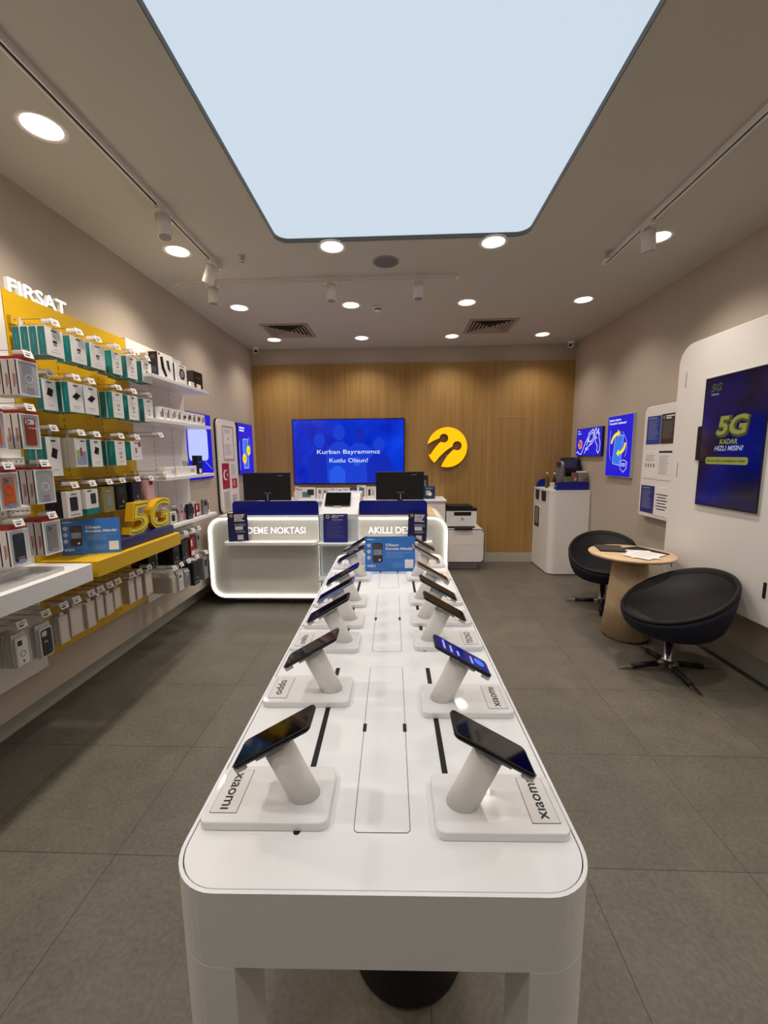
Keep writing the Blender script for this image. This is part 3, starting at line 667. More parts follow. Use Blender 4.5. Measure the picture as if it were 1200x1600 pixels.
lbs = ['phone box with a dark phone picture, first right of the tablet box', 'white phone box with a pale phone picture, second right of the tablet box', 'white box with a grey ring picture, on the back counter', 'white phone box right of the ring picture box', 'white box with two phones pictured, before the dark grey box']
for i, (a, b, dk) in enumerate(((-1.175, -1.085, 'phone'), (-1.08, -.995, 'duo'), (-.985, -.895, 'ring'), (-.885, -.80, 'phone'), (-.79, -.705, 'duo'))): bbox('phone_box', lbs[i], a, b, .152, 5.77, .05, dk)
for i, x in enumerate((-1.16, -1.06, -.95)): bbox('small_white_box', 'small plain white box standing in front of the phone boxes, %s' % ('nearest the tablet box', 'the middle one', 'furthest right')[i], x, x + .075, .075, 5.69, .05, 'plain')
bbox('phone_box', 'dark grey slim phone box in the middle of the back counter', -.70, -.615, .155, 5.77, .05, 'plain', mat('dark_grey_box', '#4a4a4c', .5))
bbox('phone_box', 'white phone box showing a dark green phone', -.60, -.475, .185, 5.75, .06, 'phone_green')
bbox('phone_box', 'white box with a small phone picture left of the flower box', -.465, -.33, .165, 5.78, .05, 'duo')
bbox('phone_box', 'box with a purple flower picture beside the right monitor', -.325, -.165, .165, 5.74, .06, 'flower')
bbox('accessory_box', 'tall narrow dark blue box standing behind the right monitor edge', .32, .40, .315, 5.86, .08, 'phone', mat('deep_blue_box', '#1b2446', .45))
bbox('webcam_box', 'blue-black box with a white camera picture right of the monitor', .33, .485, .17, 5.70, .1, 'cam', mat('blue_black_box', '#16395c', .45))
t = thing('sanitiser_bottle', 'clear pump bottle at the left end of the back counter', 'bottle', (-1.44, 5.7, .993))
MB().lathe([(.03, 0), (.032, .01), (.032, .11), (.012, .13), (.012, .145)], (-1.44, 5.66, .993), mat('milky_plastic', '#d8d8d6', .2), 20).build('body', t)
m = MB(); m.cyl((-1.44, 5.66, 1.138), (-1.44, 5.66, 1.165), .008, WHT); m.box(-1.448, -1.405, 5.652, 5.668, 1.165, 1.18, WHT, .003); m.build('pump', t)

# television
TVX0, TVX1, TVZ0, TVZ1 = -1.562, .072, 1.178, 2.125
t = thing('television', 'large television on the wood wall showing a blue holiday greeting', 'television', ((TVX0 + TVX1) / 2, 6.06, (TVZ0 + TVZ1) / 2))
q = FB(6.045)
MB().box(TVX0, TVX1, 6.046, 6.085, TVZ0, TVZ1, BLACK, .004).build('housing', t)
def tvmat():
    m = bpy.data.materials.new('tv_picture'); m.use_nodes = True; nt = m.node_tree; p = nt.nodes['Principled BSDF']
    p.inputs['Base Color'].default_value = (0.002, .004, .03, 1); p.inputs['Roughness'].default_value = .15
    tc = nt.nodes.new('ShaderNodeTexCoord'); n = nt.nodes.new('ShaderNodeTexNoise'); n.inputs['Scale'].default_value = 2.2; n.inputs['Detail'].default_value = 5
    nt.links.new(tc.outputs['Object'], n.inputs['Vector'])
    r = nt.nodes.new('ShaderNodeValToRGB'); e = r.color_ramp.elements
    e[0].position = .32; e[0].color = lin('#030fa6'); e[1].position = .72; e[1].color = lin('#0a40e4')
    nt.links.new(n.outputs['Fac'], r.inputs[0]); nt.links.new(r.outputs[0], p.inputs['Emission Color']); p.inputs['Emission Strength'].default_value = 1.0
    return m
MB().rect(q, TVX0 + .014, TVZ0 + .02, TVX1 - .014, TVZ1 - .014, tvmat(), d=.0008).build('screen', t)
g = MB(); q2 = q.sh(0, 0, .0009); cx = (TVX0 + TVX1) / 2
def em(n, c, s=1): return mat(n, '#000000', .3, emit=c, es=s)
F1 = em('tv_figure_dim', '#123ccf'); F2 = em('tv_figure_light', '#1f58e6'); F3 = em('tv_text', '#dfe8ff', 1.0); F0 = em('tv_figure_dark', '#0a26b4')
def figure(x, zt, s, mb, head, body, e):
    mb.prism([(x - .19 * s, TVZ0 + .02), (x - .2 * s, zt - .42 * s), (x - .12 * s, zt - .33 * s), (x - .05 * s, zt - .28 * s), (x + .05 * s, zt - .28 * s), (x + .12 * s, zt - .33 * s), (x + .2 * s, zt - .42 * s), (x + .19 * s, TVZ0 + .02)], e, e + .0001, body, q2)
    mb.prism(circ(x, zt - .15 * s, .085 * s, 20, .115 * s), e + .0001, e + .0002, head, q2)
figure(cx - .42, 1.96, .95, g, F1, F0, 0); figure(cx - .13, 2.08, 1.0, g, F1, F1, .0003); figure(cx + .16, 2.06, 1.0, g, F0, F1, .0006); figure(cx + .45, 1.89, .95, g, F1, F0, .0009)
figure(cx - .17, 1.62, .6, g, F1, F2, .0012); figure(cx + .12, 1.60, .6, g, F2, F1, .0015)
g.text('Kurban Bayramımız', q2, cx, 1.625, .062, F3, width=.92, bold=.004, align='C', depth=.003)
g.text('Kutlu Olsun!', q2, cx, 1.50, .062, F3, width=.56, bold=.004, align='C', depth=.003)
g.build('picture_figures', t)

# round yellow emblem with two snail-like cut-outs
ex, ez = .683, 1.702; er = .285
t = thing('round_emblem', 'round glowing yellow emblem with two curved cut-outs on the wood wall', 'sign', (ex, 6.06, ez))
EM = mat('emblem_face', '#f5b400', .4, emit='#ffae00', es=.95); EMS = mat('emblem_edge', '#c98d00', .5)
bm = bmesh.new()
def bprism(pts, y0, y1):
    me = bpy.data.meshes.new('c'); n = len(pts)
    me.from_pydata([(p[0], y0, p[1]) for p in pts] + [(p[0], y1, p[1]) for p in pts], [], [list(range(n))[::-1], list(range(n, 2 * n))] + [(k, (k + 1) % n, n + (k + 1) % n, n + k) for k in range(n)])
    b = bmesh.new(); b.from_mesh(me); bmesh.ops.recalc_face_normals(b, faces=b.faces); b.to_mesh(me); b.free()
    o = bpy.data.objects.new('c', me); COL.objects.link(o); return o
disc = bprism(circ(0, 0, er, 96), -.02, .02)
k = er / 70
def wedge(path, w0, w1):
    L = []; Rr_ = []
    n = len(path)
    for i, p in enumerate(path):
        a = Vector(path[max(i - 1, 0)]); b = Vector(path[min(i + 1, n - 1)]); d = (b - a).normalized(); s = Vector((-d.y, d.x)); wd = w0 + (w1 - w0) * (i / (n - 1)) ** 1.4
        L.append(tuple(Vector(p) + s * wd)); Rr_.append(tuple(Vector(p) - s * wd))
    return [(x * k, z * k) for x, z in L + Rr_[::-1]]
def bez(p0, p1, p2, n=10): return [((1 - t_) ** 2 * p0[0] + 2 * t_ * (1 - t_) * p1[0] + t_ * t_ * p2[0], (1 - t_) ** 2 * p0[1] + 2 * t_ * (1 - t_) * p1[1] + t_ * t_ * p2[1]) for t_ in [i / n for i in range(n + 1)]]
cuts = [[(x * k, z * k) for x, z in circ(-12, 32, 15.5, 32)], [(x * k, z * k) for x, z in circ(35, 5, 16, 32)],
        wedge(bez((-14, 31), (-40, 22), (-74, -14)), 5, 19), wedge(bez((33, 4), (-8, -14), (-40, -74)), 5, 15)]
for c in cuts:
    co = bprism(c, -.05, .05); md = disc.modifiers.new('b', 'BOOLEAN'); md.operation = 'DIFFERENCE'; md.solver = 'EXACT'; md.object = co
    me = bpy.data.meshes.new_from_object(disc.evaluated_get(bpy.context.evaluated_depsgraph_get())); disc.modifiers.clear(); disc.data = me; bpy.data.objects.remove(co)
m = MB()
for p in disc.data.polygons: m.add([Vector((v[0] + ex, v[1] + 6.055, v[2] + ez)) for v in [disc.data.vertices[i].co for i in p.vertices]], [list(range(len(p.vertices)))], EM if p.normal.y < -.9 else EMS)
bpy.data.objects.remove(disc)
m.build('emblem_face', t)
MB().cyl((ex + .0, 6.07, ez - .12), (ex, 6.09, ez - .12), .02, GREYM).build('wall_spacer', t)

# ================================================================== PRINTER AND ITS CABINET
t = thing('drawer_cabinet', 'small white two-drawer cabinet with dark rounded edging under the printer', 'cabinet', (.915, 5.85, 0)); q = FB(5.62)
MB().prism(rr(.665, .105, 1.168, .585, (0, .07, .07, 0), 10), -.44, -.002, WHITEM, q).build('body', t)
MB().ring(rr(.668, .108, 1.165, .582, (0, .067, .067, 0), 10), rr(.668, .12, 1.153, .57, (0, .055, .055, 0), 10), -.002, .0005, mat('dark_edging', '#2b2a2c', .5), q).build('edging', t)
for z0, z1 in ((.122, .355), (.36, .568)): MB().prism(rr(.67, z0, 1.15, z1, (0, .05 if z0 < .2 else 0, .05 if z0 > .2 else 0, 0), 8), -.002, .004, WHITEM, q).build('drawer_front', t)
MB().box(.69, 1.09, 5.72, 6.04, 0, .105, GREYM).build('plinth', t)
t = thing('laser_printer', 'white laser printer with black scanner lid on the drawer cabinet', 'printer', (.84, 5.75, .586)); q = FB(5.66)
m = MB(); m.prism(rr(.64, .615, 1.055, .83, .008), -.32, 0, WHT, q); m.prism(rr(.66, .587, 1.035, .616), -.30, -.02, BLACK, q); m.build('body', t)
m = MB(); m.slab(rr(.632, .835, 1.06, .862, .004), -.33, .01, BLACK, q, .003); m.box(.66, 1.0, 5.70, 5.95, .862, .895, BLACKM, .006); m.build('scanner_lid', t)
m = MB(); m.prism(rr(.745, .77, .98, .815, .004), 0, .001, BLACKM, q); m.box(.75, .975, 5.655, 5.66, .765, .772, BLACK); m.build('output_slot', t)
m = MB(); m.box(.75, .99, 5.57, 5.66, .59, .605, BLACK, .003); m.build('paper_tray', t)
m = MB(); m.prism(circ(.862, .715, .020, 24), 0, .001, GREYP, q); m.text('hp', q, .862, .708, .018, WHT, width=.02, align='C', depth=.0015); m.build('round_logo', t)

# ================================================================== RIGHT-HAND SIDE
# corner refreshment cabinet
CX, CY, CZ = 1.955, 5.40, 1.125
t = thing('refreshment_cabinet', 'tall white cabinet with rounded edge in the right back corner', 'cabinet', (2.2, 5.75, 0))
ctop = [p for p in rr(CX, CY, 2.458, 6.078, (.09, 0, 0, 0), 10)]
m = MB(); m.prism(ctop, 0.012, CZ - .02, WHITEM, FT(0), smooth=False); m.build('body', t)
MB().prism([(p[0], p[1]) for p in rr(CX - .004, CY - .004, 2.46, 6.08, (.094, 0, 0, 0), 10)], CZ - .0195, CZ, WHITE, FT(0)).build('worktop', t)
MB().prism(rr(CX + .01, CY + .01, 2.45, 6.07, (.08, 0, 0, 0), 8), 0, .012, GAP, FT(0)).build('plinth', t)
ql = Fr((CX, 0, 0), (0, -1, 0), (0, 0, 1))
NICHE = mat('niche_navy', '#10154f', .35); NICHED = mat('niche_dark', '#15181c', .3)
for a, b in ((-6.0, -5.83), (-5.75, -5.56)):
    m = MB(); m.prism(rr(a, .955, b, 1.10, (.05, .05, .0, .0), 8), 0, .002, NICHE, ql); m.ring(rr(a - .006, .949, b + .006, 1.102, (.056, .056, .0, .0), 8), rr(a, .955, b, 1.10, (.05, .05, .0, .0), 8), 0, .004, WHITE, ql); m.build('waste_flap', t)
m = MB(); m.prism(rr(-6.02, .57, -5.80, .865, .04, 8), 0, .002, NICHED, ql); m.prism(rr(-5.99, .62, -5.84, .85, .02, 6), .002, .0035, mat('niche_glass', '#7c8f8d', .15), ql)
m.ring(rr(-6.03, .56, -5.79, .875, .05, 8), rr(-6.02, .57, -5.80, .865, .04, 8), 0, .004, WHITE, ql); m.build('window_niche', t)
MB().prism(rr(2.03, CZ, 2.445, 1.235, (0, 0, 0, .06), 8), -.014, 0, NAVY, FB(5.43)).build('front_screen', t)
MB().prism(rr(1.975, CZ, 2.15, 1.24, (0, 0, 0, .1), 8), -.014, 0, NAVY, FB(6.04)).build('rear_screen', t)
t = thing('coffee_machine', 'black and grey round-fronted coffee machine on the corner cabinet', 'coffee machine', (2.24, 5.8, CZ))
q = Fr((2.19, 5.80, 0), (0, -1, 0), (0, 0, 1))
DK = mat('machine_black', '#0b0c10', .3); MG = mat('machine_grey', '#77757a', .35)
m = MB(); m.prism([(0.0, CZ), (.15, CZ), (.16, CZ + .12), (.155, CZ + .28), (.10, CZ + .385), (.03, CZ + .42), (-.06, CZ + .41), (-.12, CZ + .32), (-.13, CZ + .15), (-.12, CZ)], -.24, -.04, DK, q); m.build('body', t)
m = MB(); m.slab([(p[0], p[1]) for p in rr(-.09, CZ + .05, .11, CZ + .375, .08, 8)], -.05, .005, MG, q, .02); m.build('front_dome', t)
m = MB(); m.prism(rr(-.07, CZ + .29, .09, CZ + .36, .03), .005, .008, mat('machine_violet', '#2a2450', .3), q); m.build('display', t)
m = MB(); m.box(2.11, 2.18, 5.73, 5.85, CZ, CZ + .03, DK, .005); m.build('drip_tray', t)
m = MB(); m.cyl((2.40, 5.84, CZ + .02), (2.40, 5.84, CZ + .33), .045, mat('capsule_tube', '#6b5442', .3)); m.build('water_tank', t)
def bottle(x, y, lb, body, cap, r=.022, h=.19):
    t = thing('bottle', lb, 'bottle', (x, y, CZ))
    MB().lathe([(r * .9, 0), (r, .008), (r, h * .62), (r * .45, h * .78), (r * .4, h * .9)], (x, y, CZ), body, 20).build('body', t)
    MB().cyl((x, y, CZ + h * .9), (x, y, CZ + h), r * .48, cap, n=16).build('cap', t)
bottle(2.035, 5.80, 'clear syrup bottle with white cap, the left of two on the corner cabinet', mat('yellowish_syrup', '#6f5c12', .15), WHT, .022, .215)
bottle(2.105, 5.72, 'clear bottle with dark contents, the right of two on the corner cabinet', mat('brown_syrup', '#3a2418', .15), WHT, .022, .215)
t = thing('paper_cup', 'white paper cup at the front edge of the corner cabinet', 'cup', (2.005, 5.5, CZ))
MB().lathe([(.022, 0), (.031, .088), (.0325, .09), (.0325, .093), (.030, .092), (.021, .004), (0, .003)], (2.01, 5.52, CZ), WHT, 24).build('body', t)
def simple(name, label, cat, fn, group=None):
    m = MB(); fn(m); return tag(m.build(name, origin=(sum((v for v in m.v), Vector((0, 0, 0))) / len(m.v))), label, cat, group)
simple('tea_box', 'green and yellow tea box on the corner cabinet', 'box', lambda m: (m.box(2.17, 2.26, 5.50, 5.56, CZ, CZ + .17, mat('tea_green', '#6f7d3a', .5)), m.prism(circ(2.225, CZ + .075, .022, 16), 0, .001, INK, FB(5.50)), m.rect(FB(5.50), 2.175, CZ + .08, 2.20, CZ + .12, mat('tea_yellow', '#b9a640', .5))))
simple('tea_box', 'narrow dusty-pink box beside the tea box on the corner cabinet', 'box', lambda m: (m.box(2.268, 2.315, 5.49, 5.56, CZ, CZ + .225, mat('dusty_pink', '#a3565e', .5)), m.rect(FB(5.49), 2.275, CZ + .12, 2.308, CZ + .16, BEIGEP)))
t = thing('storage_canister', 'grey-beige canister with white lid on the corner cabinet', 'canister', (2.375, 5.52, CZ))
m = MB(); m.prism(rr(2.33, 5.47, 2.435, 5.57, .02), CZ, CZ + .225, mat('canister_beige', '#8f8678', .5), FT(0)); g = m; g.rect(FB(5.469), 2.39, CZ + .04, 2.405, CZ + .15, REDP); m.build('body', t)
MB().prism(rr(2.327, 5.467, 2.438, 5.573, .022), CZ + .225, CZ + .24, WHT, FT(0)).build('lid', t)
simple('coffee_pod_stand', 'small dark pod stand between the bottles and the coffee machine', 'stand', lambda m: (m.box(2.06, 2.15, 5.60, 5.66, CZ, CZ + .085, DK, .004), m.box(2.07, 2.14, 5.598, 5.60, CZ + .03, CZ + .06, GREYP)))

# screens and posters on the right wall (u runs towards the camera)
def frame_poster(name, label, cat, F, y0, y1, z0, z1, face, th=.028, edge=None, b=.006):
    t = thing(name, label, cat, F((y0 + y1) / 2, (z0 + z1) / 2, 0))
    MB().prism(rr(y0, z0, y1, z1, .003), 0, th, edge or BLACK, F).build('frame', t)
    MB().rect(F.sh(0, 0, th), y0 + b, z0 + b, y1 - b, z1 - b, face, d=.0008).build('face', t)
    return t, F.sh(0, 0, th + .0008)
BLU = em('poster_blue', '#1414d2', .95); BLU2 = em('poster_sky', '#2f7cf2', .9); PW = em('poster_white', '#eef2ff', .95); PY = em('poster_yellow', '#ffe21a', .95); PO = em('poster_orange', '#f59a1c', .95); PB3 = em('poster_pale_blue', '#b9c6ff', .95)
t, q = frame_poster('wall_screen', 'small landscape screen showing white line-drawn hands on blue, in the right corner', 'screen', FRt(XR), -5.86, -5.14, 1.565, 1.922, BLU)
g = MB(); g.text('Video', q, -5.82, 1.882, .018, PW, bold=.03); g.text('ile anında!', q, -5.82, 1.850, .018, PW, bold=.03)
g.prism(circ(-5.735, 1.715, .062, 28), 0, .001, PO, q)
for pts in ([(-5.77, 1.735), (-5.74, 1.75), (-5.73, 1.72)], [(-5.75, 1.68), (-5.72, 1.715), (-5.70, 1.72)]): g.stroke(pts, .02, .0015, BLU, q)
HL = [[(-5.84, 1.60), (-5.80, 1.625), (-5.76, 1.59), (-5.70, 1.585), (-5.64, 1.66), (-5.58, 1.74), (-5.52, 1.80), (-5.50, 1.76), (-5.55, 1.70)], [(-5.60, 1.60), (-5.55, 1.66), (-5.46, 1.70), (-5.42, 1.76)], [(-5.53, 1.72), (-5.50, 1.85), (-5.38, 1.90), (-5.32, 1.80), (-5.40, 1.72), (-5.47, 1.70)], [(-5.49, 1.75), (-5.47, 1.83), (-5.39, 1.865), (-5.36, 1.80), (-5.42, 1.745), (-5.49, 1.75)],
      [(-5.34, 1.88), (-5.30, 1.91), (-5.28, 1.83), (-5.24, 1.90), (-5.22, 1.80), (-5.18, 1.72), (-5.19, 1.64), (-5.22, 1.60), (-5.26, 1.63), (-5.25, 1.69), (-5.31, 1.75), (-5.34, 1.88)], [(-5.26, 1.86), (-5.20, 1.83)], [(-5.33, 1.82), (-5.27, 1.78)], [(-5.58, 1.66), (-5.50, 1.68)], [(-5.56, 1.64), (-5.49, 1.655)]]
for pts in HL: g.stroke(pts, .009, .001, PW, q)
g.build('picture', t)
t, q = frame_poster('lightbox_poster', 'portrait lit blue poster with a phone and two yellow arrows, right wall', 'poster', FRt(XR), -5.01, -4.475, 1.335, 2.015, BLU, .03, GREYM)
g = MB(); g.text('Eskisini Getirin', q, -4.975, 1.955, .022, PW, width=.25, bold=.035); g.text('Turkcell’le Yenilensin!', q, -4.975, 1.918, .022, PW, width=.36, bold=.035)
pq = Fr(q(-4.75, 1.66), (q.u * math.cos(-.12) + q.v * math.sin(-.12)), (q.v * math.cos(-.12) - q.u * math.sin(-.12)))
g.prism(rr(-.085, -.19, .085, .14, .02), 0, .0006, BLU2, pq); g.ring(rr(-.09, -.195, .09, .145, .025), rr(-.083, -.188, .083, .138, .019), .0006, .001, PB3, pq)
def arrow(q, pts, w_, hd, mm):
    g.stroke(pts, w_, .0016, mm, q); a, b = Vector(pts[-2]), Vector(pts[-1]); d = (b - a).normalized(); s = Vector((-d.y, d.x))
    g.prism([tuple(b + s * hd), tuple(b - s * hd), tuple(b + d * hd * 1.3)], 0, .0018, mm, q)
arrow(q, bez((-4.90, 1.715), (-4.87, 1.80), (-4.77, 1.815), 8), .035, .04, PY); arrow(q, bez((-4.61, 1.70), (-4.62, 1.61), (-4.73, 1.60), 8), .035, .04, PY)
g.stroke(bez((-4.93, 1.86), (-4.97, 1.62), (-4.90, 1.52), 10), .004, .001, PB3, q); g.stroke(bez((-4.68, 1.83), (-4.52, 1.72), (-4.60, 1.56), 10), .004, .001, PB3, q)
g.prism([(-4.69, 1.50), (-4.62, 1.525), (-4.55, 1.50), (-4.56, 1.43), (-4.62, 1.39), (-4.68, 1.43)], 0, .001, BLU, q); g.stroke([(-4.69, 1.50), (-4.62, 1.525), (-4.55, 1.50), (-4.56, 1.43), (-4.62, 1.39), (-4.68, 1.43)], .005, .0014, PW, q, True)
g.rect(q.sh(0, 0, .001), -4.67, 1.475, -4.575, 1.485, PW); g.rect(q.sh(0, 0, .001), -4.665, 1.455, -4.58, 1.463, PW)
g.build('picture', t)
# bulletin boards: board first, papers are separate things on it
def board(name, label, F, y0, y1, z0, z1, r, th=.03):
    t = thing(name, label, 'notice board', F((y0 + y1) / 2, (z0 + z1) / 2, 0), 'rounded white notice boards')
    MB().prism(rr(y0 - .004, z0 - .004, y1 + .004, z1 + .004, r, 10), .001, th * .55, GAP, F).build('backing', t)
    MB().slab(rr(y0, z0, y1, z1, r, 10), th * .5, th, WHITEM, F, .004).build('panel', t); return F.sh(0, 0, th)
bq = board('notice_board', 'white rounded notice board with six papers beside the tall white kiosk', FRt(XR), -4.215, -3.73, .985, 2.035, (0.02, .02, 0, .06), .065)
def paper(q, x0, x1, y0, y1, label, base, style, inkm=GREYP, holder=True):
    m = MB(); m.rect(q, x0, y0, x1, y1, base, d=.003); f = q.sh(0, 0, .003); wd = x1 - x0; h = y1 - y0
    if style == 'text': m.lines(f, x0 + wd * .12, y1 - h * .18, x1 - wd * .12, 14, h * .05, h * .014, inkm, .35, .0004); m.rect(f, x0 + wd * .12, y1 - h * .1, x1 - wd * .3, y1 - h * .06, inkm, d=.0004)
    elif style == 'head': m.rect(f, x0 + wd * .08, y1 - h * .09, x1 - wd * .05, y1 - h * .02, INK, d=.0004); m.lines(f, x0 + wd * .12, y1 - h * .2, x1 - wd * .12, 13, h * .05, h * .014, inkm, .35, .0004)
    elif style == 'icons':
        m.lines(f, x0 + wd * .15, y1 - h * .15, x1 - wd * .15, 5, h * .05, h * .014, inkm, .3, .0004)
        for k_ in range(4): m.rect(f, x0 + wd * (.14 + .2 * k_), y0 + h * .42, x0 + wd * (.24 + .2 * k_), y0 + h * .55, inkm, d=.0004)
    elif style == 'big':
        for j in range(6): m.rect(f, x0 + wd * (.2 if j % 2 else .12), y1 - h * (.28 + j * .1), x1 - wd * (.2 if j % 2 else .1), y1 - h * (.245 + j * .1), INK, d=.0004)
    elif style == 'title': m.rect(f, x0 + wd * .3, y1 - h * .1, x1 - wd * .15, y1 - h * .06, WHT, d=.0004); m.rect(f, x0 + wd * .3, y1 - h * .17, x1 - wd * .35, y1 - h * .13, WHT, d=.0004); m.prism(circ(x0 + wd * .16, y1 - h * .11, wd * .07, 12), 0, .0004, GREYP, f); m.lines(f, x0 + wd * .12, y1 - h * .27, x1 - wd * .1, 12, h * .05, h * .012, inkm, .3, .0004)
    elif style == 'frame': m.ring(rr(x0, y0, x1, y1), rr(x0 + .012, y0 + .012, x1 - .012, y1 - .012), 0, .004, mat('oak_frame', '#b79f84', .5), f); m.lines(f, x0 + wd * .18, y1 - h * .12, x1 - wd * .18, 3, h * .04, h * .012, inkm, .3, .0004); m.rect(f, x0 + wd * .45, y1 - h * .4, x1 - wd * .45, y1 - h * .36, BRICK, d=.0004); m.lines(f, x0 + wd * .15, y1 - h * .55, x1 - wd * .15, 10, h * .035, h * .01, inkm, .3, .0004)
    elif style == 'flag':
        cx_, cy_ = x0 + wd * .46, (y0 + y1) / 2 + h * .04; rr_ = min(wd * .32, h * .3)
        P1 = [(cx_ + rr_ * math.cos(a), cy_ + rr_ * math.sin(a)) for a in [math.radians(38 + k * (284 / 20)) for k in range(21)]]
        P2 = [(cx_ + rr_ * .25 + rr_ * .8 * math.cos(a), cy_ + rr_ * .8 * math.sin(a)) for a in [math.radians(322 - 4 - k * (276 / 20)) for k in range(21)]]
        for k in range(20): m.prism([P1[k], P1[k + 1], P2[19 - k], P2[20 - k]], 0, .0004, WHT, f)
        sx_, sy_, sr = cx_ + rr_ * .82, cy_, rr_ * .34
        m.prism([(sx_ + (sr if k % 2 == 0 else sr * .4) * math.cos(PI + k * PI / 5), sy_ + (sr if k % 2 == 0 else sr * .4) * math.sin(PI + k * PI / 5)) for k in range(10)], 0, .0004, WHT, f)
    o = m.build('notice_sheet', origin=q((x0 + x1) / 2, (y0 + y1) / 2)); return tag(o, label, 'paper notice')
VI = mat('sheet_pale_text', '#9aa3c9', .5)
paper(bq, -4.165, -3.955, 1.68, 1.94, 'blue printed sheet at the top left of the right-wall notice board', mat('sheet_blue', '#27429a', .5), 'text', VI)
paper(bq, -3.945, -3.735, 1.68, 1.945, 'dark brown-black sheet at the top of the right-wall board, beside the blue sheet', mat('sheet_dark_brown', '#3d332e', .5), 'title', GREYP)
paper(bq, -4.18, -3.97, 1.355, 1.61, 'white sheet with small icons in the middle row of the right-wall board', PAPER, 'icons')
paper(bq, -3.965, -3.75, 1.35, 1.62, 'white sheet with a dark heading bar in the middle row of the right-wall board', PAPER, 'head')
paper(bq, -4.185, -3.975, 1.025, 1.285, 'violet-navy printed sheet at the bottom of the right-wall notice board', mat('sheet_violet', '#2c2a7c', .5), 'text', VI)
paper(bq, -3.965, -3.755, 1.015, 1.285, 'white sheet with large centred lines at the bottom of the right-wall board', PAPER, 'big')

# tall kiosk panel with the portrait screen
KX = 2.37
t = thing('screen_kiosk', 'tall white rounded kiosk panel holding the portrait screen on the right', 'kiosk', (2.42, 2.9, .47)); q = FRt(KX)
MB().slab(rr(-3.723, .468, -2.1, 2.476, .158, 12), -.094, 0, WHITEM, q, .006).build('panel', t)
for (u_, z0, z1) in ((-3.623, 2.127, 2.253), (-3.639, 1.389, 1.516)): MB().rect(q, u_, z0, u_ + .006, z1, BLACKM).build('hinge_slot', t)
MB().prism(rr(-3.418, 1.537, -3.36, 1.80, .004), 0, .01, BLACKM, q).build('side_reader', t)
MB().prism(rr(-2.691, .652, -2.67, .757, .002), 0, .004, BLACKM, q).build('door_lock', t)
t = thing('portrait_screen', 'tall portrait screen with yellow 5G lettering on dark blue', 'screen', q(-3.076, 1.674)); KF = q
MB().prism(rr(-3.371, 1.187, -2.783, 2.158, .003), 0, .012, GREYM, q).prism(rr(-3.366, 1.192, -2.788, 2.153, .003), .012, .016, BLACK, q).build('frame', t)
KS = bpy.data.materials.new('kiosk_picture'); KS.use_nodes = True; nt = KS.node_tree; p = nt.nodes['Principled BSDF']; p.inputs['Base Color'].default_value = (.003, .003, .01, 1); p.inputs['Roughness'].default_value = .12
tc = nt.nodes.new('ShaderNodeTexCoord'); n_ = nt.nodes.new('ShaderNodeTexNoise'); n_.inputs['Scale'].default_value = 2.6; n_.inputs['Detail'].default_value = 3
r_ = nt.nodes.new('ShaderNodeValToRGB'); r_.color_ramp.elements[0].color = lin('#04062e'); r_.color_ramp.elements[1].color = lin('#08127c'); r_.color_ramp.elements[0].position = .38; r_.color_ramp.elements[1].position = .68
nt.links.new(tc.outputs['Object'], n_.inputs['Vector']); nt.links.new(n_.outputs['Fac'], r_.inputs[0]); nt.links.new(r_.outputs[0], p.inputs['Emission Color']); p.inputs['Emission Strength'].default_value = .5
MB().rect(q.sh(0, 0, .016), -3.355, 1.203, -2.799, 2.142, KS).build('screen', t)
q = q.sh(0, 0, .0167); KY = em('kiosk_yellow', '#8c8d3c', .8); KYD = em('kiosk_olive', '#454a26', .8); KW = em('kiosk_text', '#9aa2c4', .8)
g = MB(); g.text('5G', q, -3.302, 2.048, .055, KYD, width=.10, bold=.05, shear=.15); g.text('TURKCELL', q, -3.297, 2.019, .0126, KW, width=.079, bold=.02)
g.text('5G', q, -3.207, 1.721, .132, KYD, width=.274, bold=.09, shear=.18); g.text('5G', q, -3.213, 1.7285, .132, KY, width=.263, bold=.03, shear=.18, depth=.0012)
g.text('KADAR', q, -3.17, 1.658, .035, KY, width=.163, bold=.03, shear=.15); g.text('HIZLI MISIN?', q, -3.213, 1.6105, .035, KW, width=.258, bold=.03, shear=.15)
g.prism(rr(-3.292, 1.51, -2.902, 1.563, .019), 0, .0006, KY, q); g.text('Ekrana dokun, avantajlarını keşfet', q.sh(0, 0, .0007), -3.276, 1.528, .019, INK, width=.353, bold=.02)
g.build('picture', t)

# round table and two swivel chairs
TCX, TCY = 1.985, 3.545
t = thing('round_table', 'round pale oak table on a conical pedestal between the two black chairs', 'table', (TCX, TCY, 0))
MB().lathe([(.165, 0), (.165, .03)], (TCX, TCY, 0), OAKL, 48).build('plinth', t)
MB().lathe([(.192, .031), (.134, .672)], (TCX, TCY, 0), OAKL, 64).build('pedestal', t)
MB().lathe([(.108, .673), (.108, .728)], (TCX, TCY, 0), OAKL, 48).build('neck', t)
MB().lathe([(.322, .728), (.33, .736), (.33, .747), (.327, .75), (0, .75)], (TCX, TCY, 0), OAKT, 72).build('tabletop', t)
m = MB(); m.tube([(2.17, 3.30, .728), (2.17, 3.30, .70), (2.175, 3.295, .695)], .003, BLACK); m.build('bag_hook', t)
def flat(name, label, cat, cx_, cy_, wd, ln, ang, z, h, fn):
    q = Fr((cx_, cy_, z), (math.cos(ang), math.sin(ang), 0), (-math.sin(ang), math.cos(ang), 0)); return fn(q, wd, ln, h, name, label, cat)
